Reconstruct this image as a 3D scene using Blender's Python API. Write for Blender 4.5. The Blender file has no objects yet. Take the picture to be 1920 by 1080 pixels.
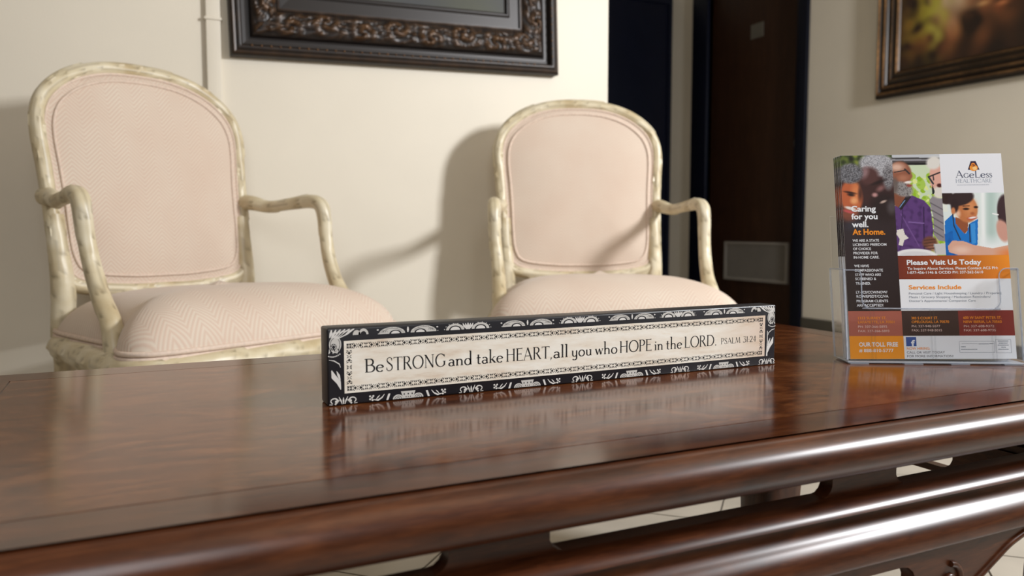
import bpy, bmesh, math, random
import numpy as np
from mathutils import Matrix, Vector
random.seed(7); rng = np.random.default_rng(7)
scene = bpy.context.scene
COL = scene.collection

# ------------------------------------------------------------------ camera
TZ = 0.45                                   # height of the table top
cam_d = bpy.data.cameras.new('camera'); cam = bpy.data.objects.new('camera', cam_d); COL.objects.link(cam)
cam_d.sensor_width = 36; cam_d.lens = 28; cam_d.clip_start = .02
cam.location = (0, 0, TZ + .179)
cam.rotation_euler = (math.radians(90 - 4.2892), 0, math.radians(-25.4293))
cam_d.dof.use_dof = True; cam_d.dof.focus_distance = .97; cam_d.dof.aperture_fstop = 5.6
scene.camera = cam

# ------------------------------------------------------------------ world, lights, exposure
w = bpy.data.worlds.new('world'); scene.world = w; w.use_nodes = True
w.node_tree.nodes['Background'].inputs[0].default_value = (.9, .8, .68, 1)
w.node_tree.nodes['Background'].inputs[1].default_value = .1
def area(name, loc, target, sx, sy, power, col):
    d = bpy.data.lights.new(name, 'AREA'); d.shape = 'RECTANGLE'; d.size = sx; d.size_y = sy
    d.energy = power; d.color = col
    o = bpy.data.objects.new(name, d); COL.objects.link(o); o.location = loc
    o.rotation_euler = (Vector(target) - Vector(loc)).to_track_quat('-Z', 'Y').to_euler()
    return o
area('studio_softbox', (2.75, -.35, 1.95), (1.0, 2.3, .9), .42, .42, 112, (.96, .975, 1.0))
area('fill_softbox', (-.25, -.75, 1.55), (.8, 1.2, .6), .9, .9, 18, (.94, .97, 1.0))
area('ceiling_fill', (.7, .2, 2.52), (.7, .2, 0), 1.2, 1.2, 4, (1.0, .82, .6))  # added warm fill from overhead; no ceiling lamp is in view
scene.view_settings.view_transform = 'Standard'; scene.view_settings.look = 'None'
scene.view_settings.exposure = 0.0; scene.view_settings.gamma = 1.0
scene.view_settings.use_curve_mapping = False

# ------------------------------------------------------------------ helpers
def srgb(r, g, b):
    f = lambda c: (c / 255 / 12.92) if c / 255 <= .04045 else ((c / 255 + .055) / 1.055) ** 2.4
    return (f(r), f(g), f(b))
def mesh_obj(name, verts, faces, mat, parent=None, smooth=True, sharp=35, kind=None):
    me = bpy.data.meshes.new(name)
    me.from_pydata([tuple(map(float, v)) for v in verts], [], [tuple(map(int, f)) for f in faces])
    me.validate(); me.update()
    if smooth:
        me.polygons.foreach_set('use_smooth', [True] * len(me.polygons))
        if sharp: me.set_sharp_from_angle(angle=math.radians(sharp))
    o = bpy.data.objects.new(name, me); COL.objects.link(o)
    if mat: me.materials.append(mat)
    if parent: o.parent = parent
    if kind: o['kind'] = kind
    return o
def fix_normals(o):
    bm = bmesh.new(); bm.from_mesh(o.data); bmesh.ops.recalc_face_normals(bm, faces=bm.faces); bm.to_mesh(o.data); bm.free()
    return o
def vattr(o, name, vals):
    a = o.data.attributes.new(name, 'FLOAT', 'POINT'); a.data.foreach_set('value', np.asarray(vals, dtype=np.float32))
def empty(name, loc=(0, 0, 0), rz=0):
    o = bpy.data.objects.new(name, None); COL.objects.link(o); o.location = loc; o.rotation_euler = (0, 0, rz)
    o.empty_display_size = .05
    return o
def tag(o, label, cat, group=None):
    o['label'] = label; o['category'] = cat
    if group: o['group'] = group
    return o
class MB:
    def __init__(s): s.v = []; s.f = []
    def add(s, vs, fs):
        n = len(s.v); s.v += [tuple(v) for v in vs]; s.f += [tuple(i + n for i in f) for f in fs]; return s
    def box(s, x0, x1, y0, y1, z0, z1):
        return s.add([(x0,y0,z0),(x1,y0,z0),(x1,y1,z0),(x0,y1,z0),(x0,y0,z1),(x1,y0,z1),(x1,y1,z1),(x0,y1,z1)],
                     [(0,3,2,1),(4,5,6,7),(0,1,5,4),(1,2,6,5),(2,3,7,6),(3,0,4,7)])
    def build(s, name, mat, parent=None, bevel=0, smooth=False, sharp=35, kind=None):
        o = mesh_obj(name, s.v, s.f, mat, parent, smooth or bevel > 0, sharp, kind)
        if bevel:
            bm = bmesh.new(); bm.from_mesh(o.data)
            bmesh.ops.bevel(bm, geom=list(bm.edges), offset=bevel, segments=3, profile=.5, affect='EDGES', clamp_overlap=True)
            for f in bm.faces: f.smooth = True
            bm.to_mesh(o.data); bm.free(); o.data.set_sharp_from_angle(angle=math.radians(40))
        return o
def catmull(pts, n=12, closed=False):
    P = np.array(pts, float); N = len(P); out = []
    segs = N if closed else N - 1
    for i in range(segs):
        if closed: a, b, c, d = P[(i - 1) % N], P[i], P[(i + 1) % N], P[(i + 2) % N]
        else: a, b, c, d = P[max(i - 1, 0)], P[i], P[i + 1], P[min(i + 2, N - 1)]
        for t in np.linspace(0, 1, n, endpoint=False):
            out.append(.5 * (2 * b + (c - a) * t + (2 * a - 5 * b + 4 * c - d) * t * t + (3 * b - a - 3 * c + d) * t ** 3))
    if not closed: out.append(P[-1])
    return np.array(out)
def resample(P, ds, closed=False):
    Q = np.vstack([P, P[:1]]) if closed else P
    L = np.concatenate([[0], np.cumsum(np.linalg.norm(np.diff(Q, axis=0), axis=1))])
    n = max(int(L[-1] / ds), 4)
    t = np.linspace(0, L[-1], n, endpoint=not closed)
    return np.stack([np.interp(t, L, Q[:, k]) for k in range(Q.shape[1])], 1), t
def leaf(s, th, Lf=.075, n=4):
    """overlapping carved leaves running along a rail: relief height and how deep in the crevice a point lies"""
    H = np.zeros_like(s); K = np.zeros_like(s)
    for k in (0, 1):
        c = th / (2 * math.pi) * n + .5 * k
        b = np.abs(c - np.floor(c) - .5); a = s / Lf + .5 * k + .31 * np.floor(c); a = a - np.floor(a)
        wd = .5 * np.clip(1 - a ** 2.4, 0, 1) + .03
        ins = b < wd
        h = np.where(ins, (.35 + .65 * a) * (1 - .55 * (b / wd) ** 2), 0)
        kk = np.where(ins, np.exp(-((wd - b) / .06) ** 2) * np.clip((wd - .03) / .22, 0, 1), 0) + .45 * np.exp(-(b / .025) ** 2) * (a < .6) * (a > .12)
        top = h > H
        H = np.where(top, h, H); K = np.where(top, kk, K)
    return H, np.clip(K, 0, 1)
def sweep(name, path, rad, mat, parent, nseg=20, closed=False, ds=.008, relief=0, ref=(0, 1, 0), Lf=.075, nleaf=4, flat=1.0):
    """tube along a smooth path; rad is one number or one per path point; carved leaf relief optional"""
    path = np.array(path, float)
    rr = np.full(len(path), rad) if np.isscalar(rad) else np.array(rad, float)
    P4 = np.column_stack([path, rr]); C4 = catmull(P4, 12, closed); C4, S = resample(C4, ds, closed)
    P = C4[:, :3]; r = C4[:, 3]; N = len(P)
    if closed: T = np.roll(P, -1, 0) - np.roll(P, 1, 0)
    else: T = np.gradient(P, axis=0)
    T /= np.linalg.norm(T, axis=1)[:, None]
    ref = np.array(ref, float)
    U = np.cross(T, ref); U /= np.linalg.norm(U, axis=1)[:, None] + 1e-9
    V = np.cross(U, T)
    th = np.linspace(0, 2 * math.pi, nseg, endpoint=False)
    SS, TH = np.meshgrid(S, th, indexing='ij')
    H = np.zeros_like(SS); K = np.zeros_like(SS)
    if relief: H, K = leaf(SS, TH, Lf, nleaf)
    Rr = r[:, None] + relief * (H - .5)
    X = P[:, None, :] + (Rr * np.cos(TH))[..., None] * U[:, None, :] + (Rr * np.sin(TH) * flat)[..., None] * V[:, None, :]
    v = X.reshape(-1, 3); f = []
    for i in range(N if closed else N - 1):
        for j in range(nseg):
            a, b = i * nseg, ((i + 1) % N) * nseg; k = (j + 1) % nseg
            f.append((a + j, a + k, b + k, b + j))
    if not closed: f += [tuple(range(nseg))[::-1], tuple((N - 1) * nseg + j for j in range(nseg))]
    o = mesh_obj(name, v, f, mat, parent, True, 60)
    vattr(o, 'glaze', np.concatenate([K.ravel()]))
    return fix_normals(o)
def copy_tree(o, parent=None):
    c = o.copy(); COL.objects.link(c); c.parent = parent
    for ch in list(o.children): copy_tree(ch, c)
    return c

# ------------------------------------------------------------------ materials
def new_mat(name):
    m = bpy.data.materials.new(name); m.use_nodes = True
    nt = m.node_tree; return m, nt, nt.nodes['Principled BSDF']
def N(nt, typ, **kw):
    n = nt.nodes.new(typ)
    for k, v in kw.items():
        if k.startswith('i_'): n.inputs[k[2:].replace('_', ' ')].default_value = v
        else: setattr(n, k, v)
    return n
def ramp(nt, fac, stops):
    r = nt.nodes.new('ShaderNodeValToRGB'); e = r.color_ramp.elements
    while len(e) < len(stops): e.new(.5)
    for el, (p, c) in zip(e, stops): el.position = p; el.color = (*c, 1)
    nt.links.new(fac, r.inputs[0]); return r
def plain(name, col, rough=.5, metal=0, noise=0, nscale=8, bump=0, bscale=200, coat=0, spec=None):
    m, nt, b = new_mat(name); b.inputs['Roughness'].default_value = rough; b.inputs['Metallic'].default_value = metal
    b.inputs['Coat Weight'].default_value = coat; b.inputs['Coat Roughness'].default_value = .08
    if spec is not None: b.inputs['Specular IOR Level'].default_value = spec
    tc = N(nt, 'ShaderNodeTexCoord')
    if noise:
        n = N(nt, 'ShaderNodeTexNoise', i_Scale=nscale, i_Detail=5.0); nt.links.new(tc.outputs['Object'], n.inputs['Vector'])
        lo = tuple(c * (1 - noise) for c in col); hi = tuple(min(1, c * (1 + noise)) for c in col)
        r = ramp(nt, n.outputs['Fac'], [(.3, lo), (.7, hi)]); nt.links.new(r.outputs[0], b.inputs['Base Color'])
    else: b.inputs['Base Color'].default_value = (*col, 1)
    if bump:
        n2 = N(nt, 'ShaderNodeTexNoise', i_Scale=bscale, i_Detail=3.0); nt.links.new(tc.outputs['Object'], n2.inputs['Vector'])
        bp = N(nt, 'ShaderNodeBump', i_Strength=bump, i_Distance=.002); nt.links.new(n2.outputs['Fac'], bp.inputs['Height'])
        nt.links.new(bp.outputs[0], b.inputs['Normal'])
    return m
def wood(name, dark, mid, light, scale, stretch, rough=.2, coat=.6, distort=2.5):
    m, nt, b = new_mat(name)
    tc = N(nt, 'ShaderNodeTexCoord'); mp = N(nt, 'ShaderNodeMapping'); mp.inputs['Scale'].default_value = stretch
    nt.links.new(tc.outputs['Object'], mp.inputs[0])
    n = N(nt, 'ShaderNodeTexNoise', i_Scale=scale, i_Detail=8.0, i_Roughness=.62, i_Distortion=distort); nt.links.new(mp.outputs[0], n.inputs['Vector'])
    n2 = N(nt, 'ShaderNodeTexNoise', i_Scale=scale * 9, i_Detail=4.0, i_Distortion=1.0); nt.links.new(mp.outputs[0], n2.inputs['Vector'])
    mx = N(nt, 'ShaderNodeMix'); mx.inputs[0].default_value = .3
    nt.links.new(n.outputs['Fac'], mx.inputs[2]); nt.links.new(n2.outputs['Fac'], mx.inputs[3])
    r = ramp(nt, mx.outputs[0], [(.32, dark), (.5, mid), (.68, light)]); nt.links.new(r.outputs[0], b.inputs['Base Color'])
    b.inputs['Roughness'].default_value = rough; b.inputs['Coat Weight'].default_value = coat; b.inputs['Coat Roughness'].default_value = .1
    return m
M = {}
M['wall'] = plain('cream_wall_paint', (.725, .665, .555), .55, noise=.03, nscale=2.5, bump=.12, bscale=160)
M['ceiling'] = plain('ceiling_tan', (.50, .45, .37), .8, noise=.02)
M['wall2'] = plain('tan_wall_paint', (.30, .25, .19), .6, noise=.03, nscale=2.5)
M['tile'] = plain('beige_floor_tile', (.43, .39, .33), .35, noise=.12, nscale=5, bump=.1, bscale=60)
M['grout'] = plain('dark_grout', (.16, .14, .12), .9, noise=.1)
M['base'] = plain('grey_brown_baseboard', (.09, .08, .062), .5, noise=.08)
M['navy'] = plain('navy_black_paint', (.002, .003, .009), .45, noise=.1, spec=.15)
M['door'] = wood('dark_walnut_door', (.016, .006, .0022), (.027, .0100, .0038), (.040, .016, .006), 3, (6, 6, .6), rough=.5, coat=0)
M['door'].node_tree.nodes['Principled BSDF'].inputs['Specular IOR Level'].default_value = .2
M['vent'] = plain('grey_metal_vent', (.2, .18, .155), .5, metal=0, noise=.06)
M['burl'] = wood('burl_veneer', (.024, .006, .0020), (.082, .0235, .0070), (.165, .057, .018), 5.5, (1, 2.2, 1), rough=.15, coat=0, distort=3.5)
M['wood'] = wood('rosewood', (.016, .0036, .0012), (.056, .0145, .0042), (.11, .033, .010), 7, (.7, 6, 6), rough=.31, coat=0, distort=1.2)
M['woody'] = wood('rosewood_cross', (.016, .0036, .0012), (.056, .0145, .0042), (.11, .033, .010), 7, (6, .7, 6), rough=.31, coat=0, distort=1.2)
M['topx'] = wood('rosewood_polished', (.016, .0036, .0012), (.056, .0145, .0042), (.11, .033, .010), 7, (.7, 6, 6), rough=.15, coat=0, distort=1.2)
M['topy'] = wood('rosewood_polished_cross', (.016, .0036, .0012), (.056, .0145, .0042), (.11, .033, .010), 7, (6, .7, 6), rough=.15, coat=0, distort=1.2)
M['woodz'] = wood('rosewood_upright', (.018, .005, .0024), (.048, .015, .006), (.085, .03, .012), 7, (6, 6, .7), rough=.4, coat=0, distort=1.2)
M['inlay'] = plain('black_inlay', (.006, .004, .003), .3)
def chair_wood():
    m, nt, b = new_mat('antiqued_cream_wood')
    at = N(nt, 'ShaderNodeAttribute', attribute_name='glaze'); tc = N(nt, 'ShaderNodeTexCoord')
    n = N(nt, 'ShaderNodeTexNoise', i_Scale=14.0, i_Detail=6.0); nt.links.new(tc.outputs['Object'], n.inputs['Vector'])
    r = ramp(nt, n.outputs['Fac'], [(.3, srgb(188, 170, 134)), (.5, srgb(206, 193, 162)), (.72, srgb(218, 209, 186))])
    mx = N(nt, 'ShaderNodeMix', data_type='RGBA'); nt.links.new(r.outputs[0], mx.inputs[6]); mx.inputs[7].default_value = (*srgb(112, 96, 70), 1)
    mm = N(nt, 'ShaderNodeMath', operation='MULTIPLY'); mm.inputs[1].default_value = .85
    nt.links.new(at.outputs['Fac'], mm.inputs[0]); nt.links.new(mm.outputs[0], mx.inputs[0]); nt.links.new(mx.outputs[2], b.inputs['Base Color'])
    b.inputs['Roughness'].default_value = .38; return m
M['cwood'] = chair_wood()
def fabric(name, ax):
    """herringbone weave in pink and ecru; ax = the axis that runs up the cloth"""
    m, nt, b = new_mat(name); tc = N(nt, 'ShaderNodeTexCoord'); sp = N(nt, 'ShaderNodeSeparateXYZ'); nt.links.new(tc.outputs['Object'], sp.inputs[0])
    pp = N(nt, 'ShaderNodeMath', operation='PINGPONG'); pp.inputs[1].default_value = .034; nt.links.new(sp.outputs['X'], pp.inputs[0])
    ad = N(nt, 'ShaderNodeMath', operation='ADD'); nt.links.new(pp.outputs[0], ad.inputs[0]); nt.links.new(sp.outputs[ax], ad.inputs[1])
    mu = N(nt, 'ShaderNodeMath', operation='MULTIPLY'); mu.inputs[1].default_value = 2 * math.pi / .0105; nt.links.new(ad.outputs[0], mu.inputs[0])
    sn = N(nt, 'ShaderNodeMath', operation='SINE'); nt.links.new(mu.outputs[0], sn.inputs[0])
    mr = N(nt, 'ShaderNodeMapRange'); mr.inputs[1].default_value = -1; nt.links.new(sn.outputs[0], mr.inputs[0])
    n = N(nt, 'ShaderNodeTexNoise', i_Scale=6.0, i_Detail=4.0); nt.links.new(tc.outputs['Object'], n.inputs['Vector'])
    base = ramp(nt, n.outputs['Fac'], [(.3, srgb(208, 191, 174)), (.7, srgb(214, 202, 186))])
    mx = N(nt, 'ShaderNodeMix', data_type='RGBA'); nt.links.new(base.outputs[0], mx.inputs[6]); mx.inputs[7].default_value = (*srgb(198, 168, 150), 1)
    mf = N(nt, 'ShaderNodeMath', operation='MULTIPLY'); mf.inputs[1].default_value = .6
    nt.links.new(mr.outputs[0], mf.inputs[0]); nt.links.new(mf.outputs[0], mx.inputs[0]); nt.links.new(mx.outputs[2], b.inputs['Base Color'])
    b.inputs['Roughness'].default_value = .9; b.inputs['Sheen Weight'].default_value = .15
    bp = N(nt, 'ShaderNodeBump', i_Strength=.25, i_Distance=.001); nt.links.new(mr.outputs[0], bp.inputs['Height']); nt.links.new(bp.outputs[0], b.inputs['Normal'])
    return m
M['fabz'] = fabric('herringbone_upholstery_back', 'Z'); M['faby'] = fabric('herringbone_upholstery_seat', 'Y')
M['pipe'] = plain('pink_piping_cord', srgb(214, 194, 178), .9, noise=.1, nscale=120)
def vcol(name, rough=.3, coat=.3):
    m, nt, b = new_mat(name); a = N(nt, 'ShaderNodeAttribute', attribute_name='ink'); nt.links.new(a.outputs['Color'], b.inputs['Base Color'])
    b.inputs['Roughness'].default_value = rough; b.inputs['Coat Weight'].default_value = coat; return m
M['ink'] = vcol('printed_ink')
M['canvas'] = vcol('oil_paint', .6, 0)
M['paper'] = plain('white_gloss_paper', (.82, .84, .88), .3, coat=.3)
M['black'] = plain('black_satin_paint', (.011, .011, .015), .38, noise=.15, nscale=20)
M['silver'] = plain('silver_print', srgb(196, 192, 186), .45, noise=.28, nscale=260)
M['silverink'] = vcol('silver_and_black_print', .45, 0)
M['textink'] = plain('black_print', (.012, .011, .011), .5)
def aged():
    m, nt, b = new_mat('aged_cream_paint'); tc = N(nt, 'ShaderNodeTexCoord'); mp = N(nt, 'ShaderNodeMapping'); mp.inputs['Scale'].default_value = (1, 1, 5)
    nt.links.new(tc.outputs['Object'], mp.inputs[0])
    n = N(nt, 'ShaderNodeTexNoise', i_Scale=14.0, i_Detail=9.0, i_Roughness=.65); nt.links.new(mp.outputs[0], n.inputs['Vector'])
    r = ramp(nt, n.outputs['Fac'], [(.28, srgb(205, 182, 158)), (.45, srgb(226, 216, 200)), (.62, srgb(236, 231, 220)), (.8, srgb(222, 200, 170))])
    sp = N(nt, 'ShaderNodeSeparateXYZ'); nt.links.new(tc.outputs['Object'], sp.inputs[0])
    mr = N(nt, 'ShaderNodeMapRange'); mr.inputs[1].default_value = .49; mr.inputs[2].default_value = .575; nt.links.new(sp.outputs['X'], mr.inputs[0])
    mul = N(nt, 'ShaderNodeMath', operation='MULTIPLY'); nt.links.new(mr.outputs[0], mul.inputs[0]); nt.links.new(n.outputs['Fac'], mul.inputs[1])
    mx = N(nt, 'ShaderNodeMix', data_type='RGBA'); nt.links.new(mul.outputs[0], mx.inputs[0]); nt.links.new(r.outputs[0], mx.inputs[6]); mx.inputs[7].default_value = (*srgb(190, 150, 122), 1)
    nt.links.new(mx.outputs[2], b.inputs['Base Color']); b.inputs['Roughness'].default_value = .5; return m
M['cream'] = aged()
def acrylic():
    m = bpy.data.materials.new('clear_acrylic'); m.use_nodes = True; nt = m.node_tree; nt.nodes.clear()
    o = nt.nodes.new('ShaderNodeOutputMaterial'); t = nt.nodes.new('ShaderNodeBsdfTransparent'); t.inputs[0].default_value = (.985, .99, .995, 1)
    g = nt.nodes.new('ShaderNodeBsdfGlossy'); g.inputs['Roughness'].default_value = .05
    lw = nt.nodes.new('ShaderNodeLayerWeight'); lw.inputs[0].default_value = .5; pw = N(nt, 'ShaderNodeMath', operation='POWER'); pw.inputs[1].default_value = 4.0; nt.links.new(lw.outputs['Facing'], pw.inputs[0])
    fr = N(nt, 'ShaderNodeMapRange'); fr.inputs[3].default_value = .05; fr.inputs[4].default_value = .75; nt.links.new(pw.outputs[0], fr.inputs[0]); mx = nt.nodes.new('ShaderNodeMixShader')
    nt.links.new(fr.outputs[0], mx.inputs[0]); nt.links.new(t.outputs[0], mx.inputs[1]); nt.links.new(g.outputs[0], mx.inputs[2]); nt.links.new(mx.outputs[0], o.inputs[0])
    return m
M['acrylic'] = acrylic()
def acrylic_edge():
    m = bpy.data.materials.new('acrylic_edge_glint'); m.use_nodes = True; nt = m.node_tree; nt.nodes.clear()
    o = nt.nodes.new('ShaderNodeOutputMaterial'); t = nt.nodes.new('ShaderNodeBsdfTransparent'); t.inputs[0].default_value = (.85, .88, .92, 1)
    g = nt.nodes.new('ShaderNodeBsdfPrincipled'); g.inputs['Base Color'].default_value = (.62, .66, .74, 1); g.inputs['Roughness'].default_value = .12  # pale colour stands in for light glinting along the acrylic edges
    mx = nt.nodes.new('ShaderNodeMixShader'); mx.inputs[0].default_value = .45
    nt.links.new(t.outputs[0], mx.inputs[1]); nt.links.new(g.outputs[0], mx.inputs[2]); nt.links.new(mx.outputs[0], o.inputs[0])
    return m
M['rim'] = acrylic_edge()
def gilt(name, dark, hi, rough=.4, k=1.0):
    m, nt, b = new_mat(name); at = N(nt, 'ShaderNodeAttribute', attribute_name='gilt'); tc = N(nt, 'ShaderNodeTexCoord')
    n = N(nt, 'ShaderNodeTexNoise', i_Scale=40.0, i_Detail=5.0); nt.links.new(tc.outputs['Object'], n.inputs['Vector'])
    mu = N(nt, 'ShaderNodeMath', operation='MULTIPLY'); nt.links.new(at.outputs['Fac'], mu.inputs[0]); nt.links.new(n.outputs['Fac'], mu.inputs[1])
    m2 = N(nt, 'ShaderNodeMath', operation='MULTIPLY', use_clamp=True); m2.inputs[1].default_value = k; nt.links.new(mu.outputs[0], m2.inputs[0])
    mx = N(nt, 'ShaderNodeMix', data_type='RGBA'); mx.inputs[6].default_value = (*dark, 1); mx.inputs[7].default_value = (*hi, 1)
    nt.links.new(m2.outputs[0], mx.inputs[0]); nt.links.new(mx.outputs[2], b.inputs['Base Color']); b.inputs['Roughness'].default_value = rough; b.inputs['Metallic'].default_value = .25
    return m
M['ornate'] = gilt('dark_bronze_frame', (.013, .0095, .0085), (.17, .082, .03), .4, 1.15)
M['gold'] = gilt('dark_gold_frame', (.012, .007, .004), (.66, .34, .13), .35, 2.2)

# ------------------------------------------------------------------ photo-pixel helpers (directions only; distances come from the surfaces)
PIT, YAW, FPX = math.radians(4.2892), math.radians(25.4293), 1493.3
FW = Vector((math.sin(YAW) * math.cos(PIT), math.cos(YAW) * math.cos(PIT), -math.sin(PIT)))
RT = Vector((math.cos(YAW), -math.sin(YAW), 0)); UP = RT.cross(FW); CP = Vector(cam.location)
def ray(px, py): return FW + RT * ((px - 960) / FPX) + UP * ((540 - py) / FPX)
def on_x(px, py, X): r = ray(px, py); return CP + r * ((X - CP.x) / r.x)
def on_y(px, py, Y): r = ray(px, py); return CP + r * ((Y - CP.y) / r.y)

# ------------------------------------------------------------------ room
XR, YB, YH, XL, YF, ZC = 3.60, 2.58, 4.91, -1.7, -1.8, 2.6
XE = on_y(1140, 100, YB).x                      # free end of the wall behind the chairs
def struct(o): o['kind'] = 'structure'; return o
fl = struct(MB().box(XL - .1, XR + .1, YF - .1, YH + .1, -.06, -.0025).build('floor', M['grout']))
def clip(poly, ax, lim, keep_less):
    out = []
    for i, p in enumerate(poly):
        q = poly[(i + 1) % len(poly)]; ip = (p[ax] <= lim) == keep_less; iq = (q[ax] <= lim) == keep_less
        if ip: out.append(p)
        if ip != iq:
            t = (lim - p[ax]) / (q[ax] - p[ax]); out.append((p[0] + t * (q[0] - p[0]), p[1] + t * (q[1] - p[1])))
    return out
TS, G2 = .4925, .0022                            # tiles laid on the diagonal
for i in range(-12, 14):
    for j in range(-8, 16):
        p0, r0 = -.635 + i * TS, 1.231 + j * TS
        sq = [(p0 + a * TS + (G2 if a == 0 else -G2), r0 + b * TS + (G2 if b == 0 else -G2)) for a, b in ((0, 0), (1, 0), (1, 1), (0, 1))]
        poly = [((p + r) / math.sqrt(2), (r - p) / math.sqrt(2)) for p, r in sq]
        for ax, lim, less in ((0, XR, True), (0, XL, False), (1, YH, True), (1, YF, False)):
            if poly: poly = clip(poly, ax, lim, less)
        if len(poly) < 3: continue
        n = len(poly)
        vs = [(x, y, -.0025) for x, y in poly] + [(x, y, 0) for x, y in poly]
        MB().add(vs, [tuple(range(n, 2 * n))] + [(k, (k + 1) % n, n + (k + 1) % n, n + k) for k in range(n)]).build('floor_tile', M['tile'], fl)
struct(MB().box(XL - .1, XR + .1, YF - .1, YH + .1, ZC, ZC + .08).build('ceiling', M['ceiling']))
wb = struct(MB().box(XL, XE, YB, YB + .14, 0, ZC).build('wall_back', M['wall']))
DY0, DY1 = on_x(1490, 400, XR).y, on_x(1325, 400, XR).y      # door slab
FY0, FY1 = on_x(1509, 400, XR).y, on_x(1297, 400, XR).y      # outer edges of its frame
DH = 2.32
wr = struct(MB().box(XR, XR + .1, YF, DY0, 0, ZC).box(XR, XR + .1, DY1, YH, 0, ZC).box(XR, XR + .1, DY0, DY1, DH, ZC).build('wall_right', M['wall']))
struct(MB().box(XL - .1, XL, YF, YH, 0, ZC).build('wall_left', M['wall2']))
struct(MB().box(XL - .1, XR + .1, YF - .1, YF, 0, ZC).build('wall_front', M['wall2']))
struct(MB().box(XL - .1, XR + .1, YH, YH + .1, 0, ZC).build('wall_hall', M['wall']))
struct(MB().box(1.0, 1.1, YB + .14, YH, 0, ZC).build('wall_hall_side', M['wall']))
def baseboard(name, x0, x1, y0, y1):
    struct(MB().box(x0, x1, y0, y1, 0, .10).build(name, M['base'], bevel=.004))
baseboard('baseboard_right', XR - .014, XR, YF + .02, FY0 - .002)
baseboard('baseboard_back', XL + .02, XE, YB - .014, YB)
baseboard('baseboard_left', XL, XL + .014, YF + .02, YB - .016)
# door in the right-hand wall, dark frame, louvred vent low down
d1 = struct(MB().box(XR + .02, XR + .06, DY0 + .003, DY1 - .003, .008, DH - .003).build('door_1', M['door'], bevel=.003))
d1['label'] = 'dark walnut door with grey louvred vent'
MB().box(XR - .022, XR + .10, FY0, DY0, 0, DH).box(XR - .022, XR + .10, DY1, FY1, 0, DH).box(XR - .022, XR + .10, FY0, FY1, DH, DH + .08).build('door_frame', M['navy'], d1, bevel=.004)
VY0, VY1 = on_x(1475, 500, XR).y, on_x(1356, 500, XR).y
VZ0, VZ1 = on_x(1472, 533, XR).z, on_x(1472, 455, XR).z
vt = MB().box(XR + .004, XR + .02, VY0, VY0 + .02, VZ0, VZ1).box(XR + .004, XR + .02, VY1 - .02, VY1, VZ0, VZ1).box(XR + .004, XR + .02, VY0 + .02, VY1 - .02, VZ0, VZ0 + .018).box(XR + .004, XR + .02, VY0 + .02, VY1 - .02, VZ1 - .018, VZ1).build('vent', M['vent'], d1)
nsl = 14
for k in range(nsl):
    z = VZ0 + .018 + (VZ1 - VZ0 - .036) * (k + .5) / nsl
    MB().add([(XR + .006, VY0 + .02, z - .008), (XR + .006, VY1 - .02, z - .008), (XR + .018, VY1 - .02, z + .008), (XR + .018, VY0 + .02, z + .008),
              (XR + .008, VY0 + .02, z - .009), (XR + .008, VY1 - .02, z - .009), (XR + .0195, VY1 - .02, z + .006), (XR + .0195, VY0 + .02, z + .006)],
             [(0, 1, 2, 3), (7, 6, 5, 4), (0, 4, 5, 1), (1, 5, 6, 2), (2, 6, 7, 3), (3, 7, 4, 0)]).build('slat', M['vent'], vt)
p = on_x(1427, 67, XR); q = on_x(1404, 47, XR)
MB().box(XR + .017, XR + .02, p.y, q.y, p.z, q.z).build('door_plate', M['base'], d1)
p = on_x(1494, 268, XR)
MB().box(XR + .004, XR + .02, p.y, p.y + .03, p.z - .02, p.z + .02).build('latch', M['vent'], d1, bevel=.003)
# dark navy door ending the passage; its near-black also holds the hall's shade
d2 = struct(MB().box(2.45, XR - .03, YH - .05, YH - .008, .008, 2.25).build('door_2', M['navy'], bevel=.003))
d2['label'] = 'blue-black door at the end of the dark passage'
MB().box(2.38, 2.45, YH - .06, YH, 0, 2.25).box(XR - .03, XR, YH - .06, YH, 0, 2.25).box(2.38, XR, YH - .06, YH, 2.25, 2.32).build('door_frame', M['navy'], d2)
# cable raceway on the wall behind the left chair
rx0, rx1 = on_y(385, 60, YB).x, on_y(413, 60, YB).x
rw = struct(MB().box(rx0, rx1, YB - .016, YB, .1, ZC).build('trim_1', M['wall'], bevel=.003)); rw['label'] = 'narrow cream cable raceway running up the wall'
zc = on_y(390, 36, YB).z
MB().box(rx0 - .004, rx1 + .003, YB - .020, YB, zc - .004, zc + .004).build('raceway_joint', M['wall'], rw, bevel=.0015)

# ------------------------------------------------------------------ coffee table
TX0, TX1, TY0, TY1 = -.185, 1.09, .512, 1.136
BW = .049
tb = tag(empty('coffee_table', ((TX0 + TX1) / 2, (TY0 + TY1) / 2, 0)), 'long dark rosewood coffee table with burl panel, rounded edge and pierced frieze', 'table')
TL = -Vector(tb.location)
def tpart(o): o.parent = tb; o.location = TL; return o
g = .0014
tp = tpart(MB().box(TX0 + BW + g, TX1 - BW - g, TY0 + BW + g, TY1 - BW - g, TZ - .02, TZ).build('burl_panel', M['burl'])); tp['label'] = 'figured burl wood panel'
tpart(MB().box(TX0 + .01, TX1 - .01, TY0 + .01, TY1 - .01, TZ - .024, TZ - .0008).build('inlay_line', M['inlay']))
def mitre(name, a, b, c, d, mat):
    vs = [(*p, TZ - .022) for p in (a, b, c, d)] + [(*p, TZ) for p in (a, b, c, d)]
    return tpart(fix_normals(MB().add(vs, [(0, 3, 2, 1), (4, 5, 6, 7), (0, 1, 5, 4), (1, 2, 6, 5), (2, 3, 7, 6), (3, 0, 4, 7)]).build(name, mat)))
i0, i1, j0, j1 = TX0 + BW, TX1 - BW, TY0 + BW, TY1 - BW
mitre('frame_board', (TX0, TY0), (TX1, TY0), (i1, j0), (i0, j0), M['topx'])
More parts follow.
